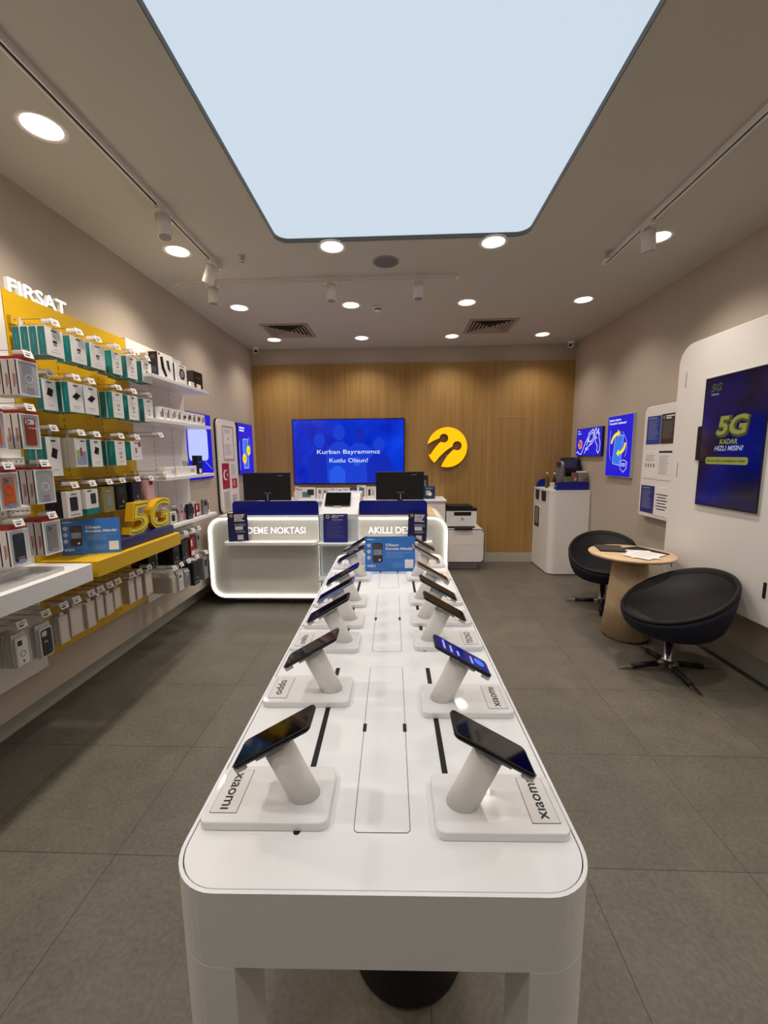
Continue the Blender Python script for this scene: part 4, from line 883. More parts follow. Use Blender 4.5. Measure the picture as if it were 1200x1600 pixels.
def tabl(q, wd, ln, h, name, label, cat):
    t = thing(name, label, cat, q.o); MB().slab(rr(-wd / 2, -ln / 2, wd / 2, ln / 2, .01), 0, h, BLACK, q, .003).build('body', t)
    MB().prism(rr(-wd / 2 + .012, -ln / 2 + .012, wd / 2 - .012, ln / 2 - .012, .003), h, h + .0004, mat('tablet_screen_grey', '#26262c', .15), q).build('screen', t)
flat('tablet_computer', 'black tablet lying on the left side of the round oak table', 'tablet', 1.875, 3.68, .215, .245, -.22, .7505, .012, tabl)
def sheetf(q, wd, ln, h, name, label, cat):
    m = MB(); m.prism(rr(-wd / 2, -ln / 2, wd / 2, ln / 2), 0, h, PAPER, q); m.lines(q.sh(0, 0, h), -wd * .4, ln * .38, wd * .4, 14, ln * .055, ln * .012, LGREY, .2, .0003); tag(m.build(name, origin=q.o), label, cat)
def foldf(q, wd, ln, h, name, label, cat):
    m = MB(); m.prism(rr(-wd / 2, -ln / 2, wd / 2, ln / 2, .004), 0, h, BLACKM, q); tag(m.build(name, origin=q.o), label, cat)
flat('document_folder', 'thin black folder under the papers on the round table', 'folder', 2.10, 3.575, .235, .31, .35, .7505, .006, foldf)
flat('paper_sheet', 'white printed sheet lying lowest on the round table', 'paper', 2.02, 3.46, .21, .297, -.25, .757, .0008, sheetf)
flat('paper_sheet', 'white printed sheet lying on top of the other on the round table', 'paper', 2.03, 3.43, .21, .297, -.95, .7582, .0008, sheetf)

LEATH = mat('black_leather', '#0f0d0e', .6, spec=.3, bump=.15, nscale=200); NAVF = mat('navy_fabric', '#070a24', .8, noise=.1, nscale=300)
SLEEVE = mat('black_wrap', '#0a0a0a', .6)
def chair():
    t = thing('tub_chair', 'x', 'chair', (0, 0, 0), 'black swivel tub chairs')
    N = 64
    def rim(th):     # th = 0 is the front (-y in local space); returns radius, height
        c = (1 - math.cos(th)) / 2
        s = c ** 1.25
        return .325 + .05 * s, .432 + .30 * s
    def grid(profile, m, name):
        rings = []
        for k in range(N):
            th = 2 * PI * k / N; rings.append(profile(th))
        L = len(rings[0]); vs = []
        for k in range(N):
            th = 2 * PI * k / N; d = Vector((math.sin(th), -math.cos(th), 0))
            for (r, z) in rings[k]: vs.append(d * r * (1.04 if abs(d.x) > 2 else 1) + Vector((0, 0, z)))
        fs = [(k * L + j, ((k + 1) % N) * L + j, ((k + 1) % N) * L + j + 1, k * L + j + 1) for k in range(N) for j in range(L - 1)]
        mm = MB(); mm.add(vs, fs, m, True); mm.add([vs[k * L] for k in range(N)], [list(range(N))], m, True); mm.add([vs[k * L + L - 1] for k in range(N)], [list(range(N))], m, True)
        return mm.build(name, t)
    def outer(th):
        R_, H = rim(th); z0 = .285; o = []
        for a, b in ((0.35, 0), (.55, .02), (.72, .10), (.84, .25), (.93, .5), (.985, .8), (1.0, .97)): o.append((R_ * a, z0 + (H - .012 - z0) * b))
        return o
    def inner(th):
        R_, H = rim(th); zs = .405; o = [(R_ * 1.0, H - .012)]
        d = H - zs
        for a, b in ((1.003, 0), (.985, .012), (.955, .016), (.925, .008)): o.append((R_ * a, H + b))
        for a, b in ((.885, .82), (.845, .58), (.80, .34), (.74, .15), (.66, .04)): o.append((R_ * a, zs + d * b))
        return o
    grid(outer, NAVF, 'outer_shell'); grid(inner, LEATH, 'inner_lining')
    MB().lathe([(.20, .40), (.262, .405), (.272, .43), (.255, .448), (.15, .458), (0, .46)], (0, -.045, 0), LEATH, 40).build('seat_cushion', t)
    MB().cyl((0, 0, .27), (0, 0, .286), .10, BLACKM).build('seat_mount', t)
    MB().lathe([(.036, .03), (.036, .075), (.041, .078), (.041, .088), (.030, .092), (.030, .235), (.022, .237), (.022, .272)], (0, 0, 0), STEEL, 28).build('column', t)
    for k in range(4):
        a = k * PI / 2 - .08; d = Vector((math.cos(a), math.sin(a), 0)); s = Vector((-d.y, d.x, 0)); m = MB()
        def sec(r, w_, z0, z1): return [d * r + s * w_ + Vector((0, 0, z0)), d * r - s * w_ + Vector((0, 0, z0)), d * r - s * w_ + Vector((0, 0, z1)), d * r + s * w_ + Vector((0, 0, z1))]
        a_, b_ = sec(.03, .016, .035, .062), sec(.355, .009, .002, .012)
        m.add(a_ + b_, [(0, 1, 2, 3), (4, 5, 6, 7), (0, 1, 5, 4), (1, 2, 6, 5), (2, 3, 7, 6), (3, 0, 4, 7)], STEEL); lg = m.build('leg', t)
        m = MB(); m.cyl(d * .075 + Vector((0, 0, .045)), d * .255 + Vector((0, 0, .024)), .021, SLEEVE, .019, 14); m.build('sleeve', lg)
    return t
ch = chair(); ch.location = (1.985, 2.965, 0); ch['label'] = 'black tub chair with navy outside nearer the camera, turned to the left'
ch.rotation_euler = (0, 0, math.atan2(-.08, -1.0) + PI / 2)
c2 = dup(ch, (2.13, 4.28, 0), 'black tub chair standing behind the round oak table, facing the camera', math.atan2(-.92, -.38) + PI / 2)

# ================================================================== LEFT WALL POSTERS
t, q = frame_poster('lightbox_poster', 'lit blue poster of a white router on the left wall beyond the shelves', 'poster', FL(XL), 4.02, 4.60, 1.365, 2.05, BLU, .028, mat('poster_side_blue', '#1a1a78', .4))
g = MB(); g.prism(rr(4.08, 1.56, 4.50, 1.90, .05, 8), 0, .001, em('poster_router', '#c4ceff', .95), q)
for a in (4.19, 4.37): g.stroke(bez((a - .04, 1.90), (a, 2.04), (a + .05, 1.90), 8), .005, .001, PB3, q)
g.rect(q.sh(0, 0, .001), 4.22, 1.83, 4.38, 1.838, PB3); g.stroke([(4.42, 1.55), (4.56, 1.47)], .004, .001, PB3, q)
g.build('picture', t)
bl = board('notice_board', 'tall white rounded notice board with flags and papers on the left wall', FL(XL), 4.74, 5.29, .93, 2.035, .07, .04)
paper(bl, 4.865, 5.175, 1.56, 1.965, 'oak-framed certificate at the top of the left-wall notice board', PAPER, 'frame')
paper(bl, 4.80, 5.00, 1.215, 1.52, 'large red flag sheet with white crescent on the left-wall board', mat('flag_red_deep', '#a8182a', .5), 'flag')
paper(bl, 5.035, 5.225, 1.34, 1.51, 'small grey text sheet above the little flag on the left-wall board', PAPER, 'text')
paper(bl, 5.075, 5.225, 1.205, 1.325, 'little red flag sheet with white crescent on the left-wall board', mat('flag_red', '#c01c1c', .5), 'flag')
paper(bl, 4.815, 4.985, .94, 1.185, 'grey framed sheet low on the left-wall board, near side', mat('sheet_grey', '#cfc9c2', .5), 'text')
paper(bl, 5.02, 5.21, .955, 1.17, 'white sheet low on the left-wall board, nearest the wood wall', PAPER, 'big')
t, q = frame_poster('lightbox_poster', 'lit blue poster with a phone and two yellow bubbles, left wall near the corner', 'poster', FL(XL), 5.37, 5.90, 1.36, 2.035, BLU, .03, mat('poster_side_blue', '#1a1a78', .4))
g = MB(); g.rect(q, 5.42, 1.965, 5.60, 1.985, PW, d=.001); g.rect(q, 5.42, 1.93, 5.585, 1.95, PW, d=.001)
pq = Fr(q(5.62, 1.62), (q.u * math.cos(-.1) - q.v * math.sin(.1)), (q.v * math.cos(.1) + q.u * math.sin(.1) * -0))
pq = Fr(q(5.62, 1.64), q.u, q.v)
g.prism(rr(-.09, -.20, .09, .19, .02), 0, .0006, BLU2, pq); g.ring(rr(-.095, -.205, .095, .195, .024), rr(-.085, -.195, .085, .185, .018), .0006, .0012, PB3, pq)
g.prism(circ(5.72, 1.68, .068, 24), 0, .002, PY, q); g.prism(circ(5.56, 1.57, .068, 24), 0, .0024, PY, q)
g.rect(q.sh(0, 0, .0024), 5.70, 1.67, 5.75, 1.69, PO); g.rect(q.sh(0, 0, .0028), 5.53, 1.56, 5.59, 1.58, PO)
g.stroke(bez((5.70, 1.80), (5.78, 1.95), (5.80, 1.70), 8), .004, .001, PB3, q); g.rect(q, 5.40, 1.42, 5.408, 1.80, PB3)
g.build('picture', t)

# ================================================================== LEFT WALL DISPLAY UNITS
PX_ = -2.05
SLOT = mat('slot_dark', '#3a352c', .8)
def unit(name, label, y0, y1, z0, z1, m_, mbar, slots, bars):
    t = thing(name, label, 'display unit', (-2.09, (y0 + y1) / 2, z0), 'wall display units')
    MB().box(XL + .001, PX_, y0, y1, z0, z1, m_, .002).build('back_panel', t); q = FL(PX_)
    m = MB()
    for y in slots:
        z = z0 + .04
        while z < z1 - .05: m.rect(q, y - .0025, z, y + .0025, z + .022, SLOT); z += .038
    m.build('slot_strip', t)
    for z in bars:
        m = MB(); m.box(PX_, PX_ + .022, y0 + .01, y1 - .01, z - .022, z + .022, mbar, .002); qq = FL(PX_ + .022); y = y0 + .03
        while y < y1 - .03: m.prism(circ(y, z, .0045, 8), 0, .0004, SLOT, qq); y += .028
        m.build('crossbar', t)
    return t
ROWZ = [2.325, 2.06, 1.755, 1.465]
uA = unit('wall_display_unit', 'white wall display unit at the left picture edge holding phone-case boxes', .75, 2.185, .40, 2.47, WHITEM, WHITEM, (1.0, 1.4, 1.8), (2.10, 1.845, 1.585, 1.32, .825))
uB = unit('wall_display_unit', 'yellow wall display unit full of teal and white boxes under the lit sign', 2.19, 3.155, .45, 2.475, YEL, YELD, (2.50, 2.83), ROWZ + [.825])
uC = unit('wall_display_unit', 'white wall display unit with four shelves beyond the yellow one', 3.16, 3.955, .42, 2.49, WHITEM, GREYM, (3.42, 3.70), (.965, .72))
def shelf_part(t, x1, y0, y1, zt, th, m_, r, nm='shelf'):
    MB().slab(rr(PX_, y0, x1, y1, (0, r, r, 0), 8), zt - th, zt, m_, FT(0), .002).build(nm, t)
shelf_part(uA, -1.70, .80, 2.165, 1.02, .092, WHITE, .02, 'counter_shelf')
shelf_part(uB, -1.705, 2.20, 3.10, 1.02, .09, YEL, .02, 'counter_shelf')
for zt in (2.205, 1.885, 1.445, 1.065): shelf_part(uC, -1.79, 3.10 if zt < 1.5 else 3.02, 3.945, zt, .026, WHITE, .01)
# lit word above the units
t = thing('illuminated_sign', 'lit white letters FIRSAT above the yellow display unit', 'sign', (-2.06, 2.42, 2.5))
MB().text3('FIRSAT', FL(-2.075), 2.235, 2.470, .080, mat('sign_letter', '#ffffff', .4, emit='#ffffff', es=2.5), .385, .012, 0, .022, WHT).build('letters', t)
MB().box(-2.105, -2.085, 2.2, 2.65, 2.476, 2.487, WHITEM).build('mounting_rail', t)

# product prototypes (origin: bottom, near corner, front face; front faces +x, goes back along -x)
REDSC = mat('red_script', '#a04a3c', .6); SPW = mat('pale_spine', '#d6cdc8', .55)
def proto_mesh(style, w_, h, d, var):
    m = MB(); q = Fr((0, 0, 0), (0, 1, 0), (0, 0, 1)); qs = Fr((-d, 0, 0), (1, 0, 0), (0, 0, 1))
    R = lambda a, b, c, e, mm, r=0, lift=0: m.rect(q.sh(0, 0, lift), a * w_, b * h, c * w_, e * h, mm, r=r)
    if style == 'teal':
        m.box(-d, 0, .0, w_, 0, h, PAPER, .001); m.rect(qs, .0015, 0.0015, d - .003, h - .0015, TEAL); m.rect(qs.sh(0, 0, .0006), d * .42, h * .35, d * .55, h * .75, mat('teal_print_light', '#3f9c93', .5), d=.0003)
        m.rect(Fr((-d, 0, 0), (0, 1, 0), (1, 0, 0)), 0, .002, w_, d - .002, TEAL)
        R(.34, .88, .66, .925, INK)
        if var == 'powerbank': m.prism([(w_ * .2, h * .52), (w_ * .52, h * .68), (w_ * .82, h * .60), (w_ * .5, h * .42)], 0, .0008, BLACK, q); R(.25, .2, .7, .215, GREYP); R(.3, .14, .65, .15, GREYP)
        elif var == 'slab': m.prism([(w_ * .25, h * .50), (w_ * .40, h * .74), (w_ * .75, h * .68), (w_ * .62, h * .44)], 0, .0008, BLACK, q); R(.3, .15, .7, .165, GREYP)
        elif var == 'earbuds': m.prism(circ(w_ * .42, h * .68, w_ * .05, 10), 0, .0006, LGREY, q); m.prism(circ(w_ * .60, h * .66, w_ * .05, 10), 0, .0006, LGREY, q); R(.34, .42, .66, .56, LGREY, .006); R(.38, .3, .62, .36, GREYP); R(.25, .15, .75, .165, GREYP)
        elif var == 'redtag': R(.7, .72, .92, .98, REDP); R(.38, .38, .55, .66, GREYP); R(.2, .2, .7, .215, GREYP)
        else: R(.38, .48, .62, .57, INK); R(.4, .38, .6, .46, GREYP); R(.43, .68, .47, .76, LGREY); R(.54, .64, .58, .72, LGREY); R(.35, .24, .65, .25, GREYP); R(.22, .14, .78, .15, GREYP)
    elif style == 'case':
        m.box(-d, 0, 0, w_, 0, h, SPW, .0015); m.rect(qs, d * .30, h * .22, d * .46, h * .60, REDSC, d=.0006); m.rect(qs, d * .56, h * .30, d * .64, h * .58, REDSC, d=.0006)
        m.rect(qs, d * .78, .004, d * .97, h - .004, GAP, d=.0004)
        m.ring(rr(0, 0, w_, h, .002), rr(.006, .006, w_ - .006, h - .006, .002), 0, .003, PAPER, q); R(.06, .035, .94, .965, WINDOW, .002, .0)
        cc = {'clear': LGREY, 'magsafe': LGREY, 'orange': ORP, 'brick': BRICK, 'navy': mat('navy_case', '#182436', .35), 'smoke': mat('smoke_case', '#6c6c6a', .3)}[var]
        R(.20, .10, .80, .88, cc, .009, .0006); f = q.sh(0, 0, .0012)
        if var in ('clear', 'magsafe', 'smoke'): R(.23, .12, .77, .86, WINDOW if var != 'smoke' else mat('smoke_case_in', '#85857f', .3), .007, .0012); f = q.sh(0, 0, .0018); m.ring(circ(w_ * .52, h * .5, w_ * .19, 24), circ(w_ * .52, h * .5, w_ * .155, 24), 0, .0006, WHT if var != 'smoke' else GREYP, f)
        if var in ('orange',): m.ring(circ(w_ * .48, h * .5, w_ * .2, 24), circ(w_ * .48, h * .5, w_ * .185, 24), 0, .0006, BRICK, f)
        if var in ('brick', 'smoke', 'orange', 'navy'):
            cm_ = PAPER if var == 'brick' else GREYP if var != 'navy' else mat('navy_case_line', '#2b3a50', .4); m.prism(rr(w_ * .27, h * .70, w_ * .73, h * .85, .008), 0, .0006, cm_, f)
            for a, b in ((.36, .81), (.36, .74), (.47, .775)): m.prism(circ(w_ * a, h * b, w_ * .045, 12), .0006, .0011, INK, f)
        if var == 'brick': m.text('M Series', f, w_ * .42, h * .58, h * .05, PAPER, width=w_ * .45, bold=.03)
        if var != 'brick': m.rect(f, w_ * .38, h * .05, w_ * .72, h * .17, mat('case_sticker', '#8f9cc0', .5)); m.rect(f, w_ * .36, h * .19, w_ * .7, h * .23, mat('case_sticker_red', '#c4705a', .5))
        m.box(-d + .002, 0, w_ * .02, w_ * .98, h - .001, h + .014, REDP, .001)
    elif style == 'slim':
        m.box(-d, 0, 0, w_, 0, h, mat('slim_beige', '#cdbfb1', .45), .001); m.ring(rr(w_ * .08, h * .05, w_ * .92, h * .93, .008), rr(w_ * .08 + .0012, h * .05 + .0012, w_ * .92 - .0012, h * .93 - .0012, .007), 0, .0004, GREYP, q)
        m.prism(circ(w_ * .5, h * .52, w_ * .09, 14), 0, .0004, LGREY, q); m.box(-d * .6, -d * .5, w_ * .3, w_ * .7, h, h + .02, CLEARL, .0)
    elif style == 'blister':
        body = {'white': mat('white_case', '#d9d6d2', .4), 'dark': mat('dark_case', '#2a2524', .4), 'black': BLACK, 'beige': mat('beige_case', '#b5a690', .4), 'olive': mat('olive_case', '#8b8347', .3), 'grey': mat('grey_case', '#6d7175', .4)}[var]
        m.box(-d, -d * .75, 0, w_, 0, h, CLEARL, .001); m.slab(rr(w_ * .06, h * .02, w_ * .94, h * .9, w_ * .14, 6), -d * .75, -.001, CLEARL, q, .002); f = q.sh(0, 0, -.001)
        m.prism(rr(w_ * .14, h * .06, w_ * .86, h * .84, w_ * .12, 6), 0, .0012, body, f); f = q.sh(0, 0, .0002)
        m.prism(rr(w_ * .20, h * .64, w_ * .52, h * .79, w_ * .06), 0, .0006, LGREY if var != 'white' else INK, f)
        if var == 'white': m.ring(circ(w_ * .5, h * .38, w_ * .2, 24), circ(w_ * .5, h * .38, w_ * .165, 24), 0, .0006, INK, f); m.prism(rr(w_ * .46, h * .12, w_ * .54, h * .2), 0, .0006, INK, f)
        elif var == 'dark': m.rect(f, w_ * .32, h * .44, w_ * .55, h * .5, GREYP); m.rect(f, w_ * .66, h * .10, w_ * .84, h * .2, mat('cobalt_tag', '#2038a8', .4), r=.004)
    elif style == 'pack':
        b_ = {'black': BLACKM, 'navy': mat('pack_navy', '#141a2a', .5), 'red': REDP, 'grey': mat('pack_grey', '#8a8f92', .5), 'white': PAPER, 'pink': mat('pack_pink', '#d8a9ad', .5), 'clear': mat('pack_olive', '#8d865a', .25)}[var]
        m.box(-d, 0, 0, w_, 0, h, b_, .001)
        if var in ('white',): m.slab(rr(w_ * .2, h * .25, w_ * .72, h * .78, .006), 0, .002, BLACK, q, .001); R(.3, .86, .7, .9, INK); R(.15, .08, .85, .12, GREYP)
        elif var == 'clear': R(.3, .25, .75, .72, GREYP, .006); R(.3, .8, .7, .86, mat('lime_print', '#a8b04a', .5))
        elif var == 'pink': R(.35, .75, .75, .92, REDP); R(.2, .3, .6, .6, LGREY, .006); m.prism(circ(w_ * .7, h * .85, w_ * .14, 12), .0006, .001, INK, q)
        elif var == 'red': R(.1, .55, .4, .9, PAPER); R(.1, .05, .9, .3, PAPER)
        else:
            for k_ in range(4): m.prism(circ(w_ * (.2 + .2 * k_), h * .12, w_ * .05, 8), 0, .0005, LGREY, q)
            m.prism(circ(w_ * .6, h * .3, w_ * .1, 10), 0, .0005, GREYP, q); R(.2, .6, .8, .9, INK)
    elif style == 'rainbow':
        m.box(-d, 0, 0, w_, 0, h, mat('beige_gloss', '#b9b3a0', .35), .001); R(.04, .03, .96, .97, PAPER); R(.1, .08, .9, .55, mat('soft_violet', '#9f9ac6', .5), .004, .0006); R(.1, .3, .45, .6, mat('soft_green', '#9cba86', .5), .004, .001); R(.42, .4, .55, .68, BRICK, .002, .0014); R(.5, .88, .85, .92, INK)
    elif style == 'tealbase':
        m.box(-d, 0, 0, w_, 0, h, PAPER, .001); R(0, 0, 1, .25, TEAL); m.rect(qs, 0, 0, d, h * .25, TEAL); m.slab(rr(w_ * .38, h * .42, w_ * .80, h * .84, .005), 0, .002, mat('slate_phone', '#2f3744', .25), q, .001); R(.15, .92, .5, .96, INK)
    elif style == 'blackbox': m.box(-d, 0, 0, w_, 0, h, mat('glossy_black_box', '#161114', .3), .001); R(.3, .05, .75, .28, PAPER); R(.25, .62, .7, .66, GREYP)
    elif style == 'earphone':
        m.box(-d, 0, 0, w_, 0, h, PAPER, .001); m.rect(qs, .003, h * .02, d - .003, h * .98, mat('photo_navy', '#2c3346', .5)); m.prism(circ(d * .5, h * .78, d * .22, 12), .0005, .001, mat('photo_skin', '#8a5f4c', .5), qs); m.prism(circ(d * .5, h * .3, d * .3, 12), .0005, .001, mat('photo_grey', '#596076', .5), qs)
        m.prism([(w_ * .2, h * .35), (w_ * .15, h * .8), (w_ * .32, h * .86), (w_ * .38, h * .45), (w_ * .55, h * .1), (w_ * .42, h * .06)], 0, .001, BLACK, q); m.prism([(w_ * .55, h * .75), (w_ * .72, h * .78), (w_ * .8, h * .3), (w_ * .62, h * .42)], 0, .001, INK, q); R(.04, .88, .16, .95, REDP)
    elif style == 'watch':
        m.box(-d, 0, 0, w_, 0, h, PAPER, .001); m.rect(qs, d * .3, 0.002, d * .8, h - .002, INK); m.prism(circ(w_ * .55, h * .5, w_ * .26, 24), 0, .001, BLACK, q); m.prism(circ(w_ * .55, h * .5, w_ * .17, 20), .001, .0014, GREYP, q); R(.4, .22, .7, .32, INK); R(.4, .7, .7, .78, INK); R(.3, .88, .8, .92, INK)
    elif style == 'smallpic':
        m.box(-d, 0, 0, w_, 0, h, PAPER, .001); R(.15, .2, .45, .62, GREYP, .003)
        if var == 'a': m.prism(circ(w_ * .62, h * .5, w_ * .22, 14), 0, .0008, BLACK, q)
        elif var == 'b': R(.5, .2, .72, .85, INK, .003, .0003)
        elif var == 'c': R(.3, .35, .9, .75, mat('warm_photo', '#7a4c34', .5), 0, .0003)
        else: R(.55, .3, .8, .8, mat('blue_watch', '#2a3f78', .5), .003, .0003)
    elif style == 'plain': m.box(-d, 0, 0, w_, 0, h, PAPER, .0015); R(.7, .3, .9, .7, LGREY)
    return m
CLEARL = mat('clear_blister', '#cfc9c2', .15, coat=.5)
PN = {'teal': 'accessory_box', 'case': 'phone_case_box', 'slim': 'screen_protector_pack', 'blister': 'phone_case', 'pack': 'accessory_pack', 'rainbow': 'accessory_box', 'tealbase': 'accessory_box', 'blackbox': 'accessory_box', 'earphone': 'earphone_box', 'watch': 'watch_box', 'smallpic': 'watch_box', 'plain': 'accessory_box'}
PC = {'slim': 'package', 'blister': 'phone case', 'pack': 'package'}
CACHE = {}
def product(style, var, w_, h, d, loc, label, group=None, rz=0):
    k_ = (style, var, round(w_, 3), round(h, 3), round(d, 3))
    if k_ not in CACHE: CACHE[k_] = proto_mesh(style, w_, h, d, var).build(PN[style], origin=(0, 0, 0)); o = CACHE[k_]
    else: o = CACHE[k_].copy(); COL.objects.link(o)
    o.location = loc; o.rotation_euler = (0, 0, rz); return tag(o, label, PC.get(style, 'box'), group)
HOLD = mat('milky_holder', '#e3e0dc', .15, coat=.5)
def hook(y, z, x1, label, tag_on=True, dbl=True):
    L = x1 - PX_
    t = thing('display_hook', label, 'hook', (PX_, y, z), 'metal display hooks with price tags')
    m = MB(); m.tube([(PX_ + .02, y, z - .012), (PX_ + .03, y, z), (x1 + .005, y, z), (x1 + .018, y, z + .012)], .0022, WIRE)
    if dbl: m.tube([(PX_ + .02, y, z + .03), (x1 + .012, y, z + .03), (x1 + .018, y, z + .026)], .0018, WIRE)
    m.box(PX_, PX_ + .03, y - .012, y + .012, z - .015, z + .034, CLEARL, .002); m.build('rod', t)
    if tag_on:
        MB().box(x1 - .045, x1 + .012, y - .02, y + .02, z + .006, z + .024, HOLD, .003).build('tag_holder', t)
        q = Fr((x1 + .018, y, z + .005), (0, 1, 0), Vector((-.35, 0, 1))); m = MB(); m.rect(q, -.026, -.014, .026, .022, PAPER, d=.0015); m.rect(q.sh(0, 0, .0015), -.018, .006, .016, .011, GREYP, d=.0003); m.rect(q.sh(0, 0, .0015), -.018, -.006, .006, .001, INK, d=.0003); m.build('price_tag', t)
    return t
def stack(y0, w_, z0, h, n, d, xf, style, var, desc, place, gap=.003, hk=True, hz=None, rz=0, dx=0):
    for i in range(n):
        lb = '%s, %s of its stack, %s' % (desc, ORD[i], place) if n > 1 else '%s, %s' % (desc, place)
        product(style, var, w_, h, d, (xf - i * (d + gap), y0, z0), lb, rz=rz)
    if hk: hook(y0 + w_ / 2, hz or (z0 + h + .022), xf - .004, 'wire hook with price tag, %s%s' % (place, '' if 'hook' in place else ', white unit'))
T = 'teal-edged white box'
for (y0, w_, n, d, var, dn, pl) in ((2.195, .112, 4, .043, 'adapter', T, 'top yellow row, first hook'), (2.362, .112, 2, .044, 'adapter', T, 'top yellow row, second hook'), (2.51, .118, 2, .044, 'adapter', T, 'top yellow row, third hook'), (2.70, .09, 2, .05, 'earbuds', T, 'top yellow row, fourth hook'), (2.845, .105, 3, .046, 'earbuds', T, 'top yellow row, fifth hook'), (3.01, .115, 2, .046, 'adapter', T, 'top yellow row, sixth hook')):
    stack(y0, w_, 2.14, .145, n, d, -1.848, 'teal', var, dn, pl)
for (y0, w_, n, d, var, xf, pl) in ((2.197, .09, 1, .04, 'slab', -1.90, 'second yellow row, first hook'), (2.312, .103, 4, .039, 'powerbank', -1.85, 'second yellow row, second hook'), (2.425, .11, 1, .04, 'powerbank', -1.85, 'second yellow row, third hook'), (2.67, .10, 3, .042, 'earbuds', -1.85, 'second yellow row, fourth hook'), (2.825, .104, 2, .045, 'earbuds', -1.85, 'second yellow row, fifth hook'), (3.00, .108, 3, .038, 'earbuds', -1.85, 'second yellow row, sixth hook')):
    stack(y0, w_, 1.858, .165, n, d, xf, 'teal', var, T, pl)
stack(2.195, .095, 1.50, .215, 2, .06, -1.915, 'teal', 'slab', 'large teal-edged white box', 'third yellow row, first hook', hz=1.755)
stack(2.308, .094, 1.545, .168, 3, .042, -1.85, 'rainbow', '', 'beige box with pastel picture', 'third yellow row, second hook')
stack(2.435, .09, 1.545, .165, 1, .045, -1.85, 'teal', 'slab', 'teal-edged white box with dark device', 'third yellow row, third hook')
stack(2.65, .098, 1.548, .162, 2, .058, -1.85, 'teal', 'earbuds', T, 'third yellow row, fourth hook')
stack(2.81, .115, 1.58, .13, 2, .052, -1.85, 'teal', 'redtag', 'teal-edged white box with red corner', 'third yellow row, fifth hook')
stack(2.212, .104, 1.265, .148, 1, .03, -1.85, 'pack', 'white', 'white box with black power bank picture', 'fourth yellow row, first hook', hz=1.44)
stack(2.212, .104, 1.265, .15, 3, .03, -1.885, 'pack', 'black', 'black package behind the power bank box', 'fourth yellow row, first hook', hk=False)
stack(2.352, .10, 1.262, .15, 1, .06, -1.85, 'tealbase', '', 'white box with teal base', 'fourth yellow row, second hook', hz=1.44)
stack(2.51, .10, 1.255, .16, 3, .04, -1.86, 'pack', 'clear', 'olive-tinted clear package', 'fourth yellow row, third hook', hz=1.44)
stack(2.65, .10, 1.255, .165, 3, .045, -1.87, 'pack', 'black', 'black package left of the pink ones', 'fourth yellow row, fourth hook', hz=1.44)
stack(2.80, .09, 1.28, .15, 2, .04, -1.86, 'pack', 'navy', 'dark headphone package behind the 5G sign', 'fourth yellow row, fifth hook', hz=1.44)
stack(2.93, .09, 1.28, .155, 2, .03, -1.84, 'pack', 'pink', 'pink package above the 5G sign', 'fourth yellow row, sixth hook', hz=1.44)
hook(3.07, 1.755, -1.80, 'empty wire hook with price tag at the right of the third yellow row'); hook(3.09, 1.465, -1.80, 'empty wire hook with price tag at the right of the fourth yellow row')
# phone-case boxes on the white unit
CB = 'window box with %s phone case, white unit'
stack(1.95, .112, 1.90, .165, 5, .034, -1.80, 'case', 'magsafe', CB % 'clear', 'top row of cases')
stack(1.93, .103, 1.645, .168, 3, .034, -1.80, 'case', 'brick', CB % 'brick-red', 'second row right')
stack(1.74, .10, 1.64, .168, 2, .034, -1.79, 'case', 'orange', CB % 'orange', 'second row left')
stack(1.97, .112, 1.372, .172, 5, .033, -1.80, 'case', 'magsafe', CB % 'clear', 'third row right')
stack(1.77, .10, 1.365, .172, 2, .034, -1.79, 'case', 'orange', CB % 'orange', 'third row left')
stack(1.98, .108, 1.108, .172, 4, .036, -1.80, 'case', 'smoke', CB % 'smoke-grey', 'lowest row right')
stack(1.785, .10, 1.10, .172, 3, .036, -1.79, 'case', 'navy', CB % 'dark navy', 'lowest row left')
# low hooks under the counter shelves
LZ = .815
stack(1.755, .075, .615, .165, 5, .018, -1.80, 'blister', 'white', 'cased black and white phone case', 'low hooks, leftmost', hz=LZ)
stack(1.885, .085, .595, .175, 2, .022, -1.80, 'blister', 'dark', 'dark brown cased phone case', 'low hooks, second from left', hz=LZ)
for i, (y0, w_, z0, h) in enumerate(((2.01, .06, .615, .15), (2.085, .085, .625, .16), (2.205, .062, .62, .15), (2.285, .055, .64, .14), (2.36, .062, .635, .13), (2.435, .06, .65, .125), (2.575, .06, .63, .16), (2.655, .06, .63, .15), (2.755, .08, .625, .16))):
    stack(y0, w_, z0, h, 3, .014, -1.80, 'slim', '', 'slim pale beige screen pack', 'low yellow section, hook %s' % NTH[i], hz=LZ)
stack(3.08, .07, .52, .155, 9, .020, -1.80, 'blister', 'beige', 'pale phone case', 'low white section, first hook', hz=.72)
stack(3.18, .085, .505, .175, 2, .02, -1.80, 'blister', 'white', 'white phone case', 'low white section, second hook', hz=.72)
stack(3.30, .07, .505, .155, 3, .02, -1.80, 'blister', 'grey', 'grey phone case', 'low white section, third hook', hz=.72)
stack(3.43, .10, .48, .20, 4, .03, -1.80, 'pack', 'navy', 'dark package', 'low white section, fourth hook', hz=.72)
stack(3.62, .075, .475, .20, 2, .03, -1.80, 'pack', 'grey', 'grey package', 'low white section, last hook', hz=.72)
stack(2.87, .10, .775, .14, 4, .03, -1.84, 'pack', 'black', 'black package under the yellow shelf end', 'upper low row', hz=.965)
stack(3.13, .10, .745, .16, 4, .03, -1.80, 'pack', 'black', 'black package', 'upper low row, second hook', hz=.965)
stack(3.27, .105, .745, .16, 2, .03, -1.80, 'pack', 'navy', 'navy package', 'upper low row, third hook', hz=.965)
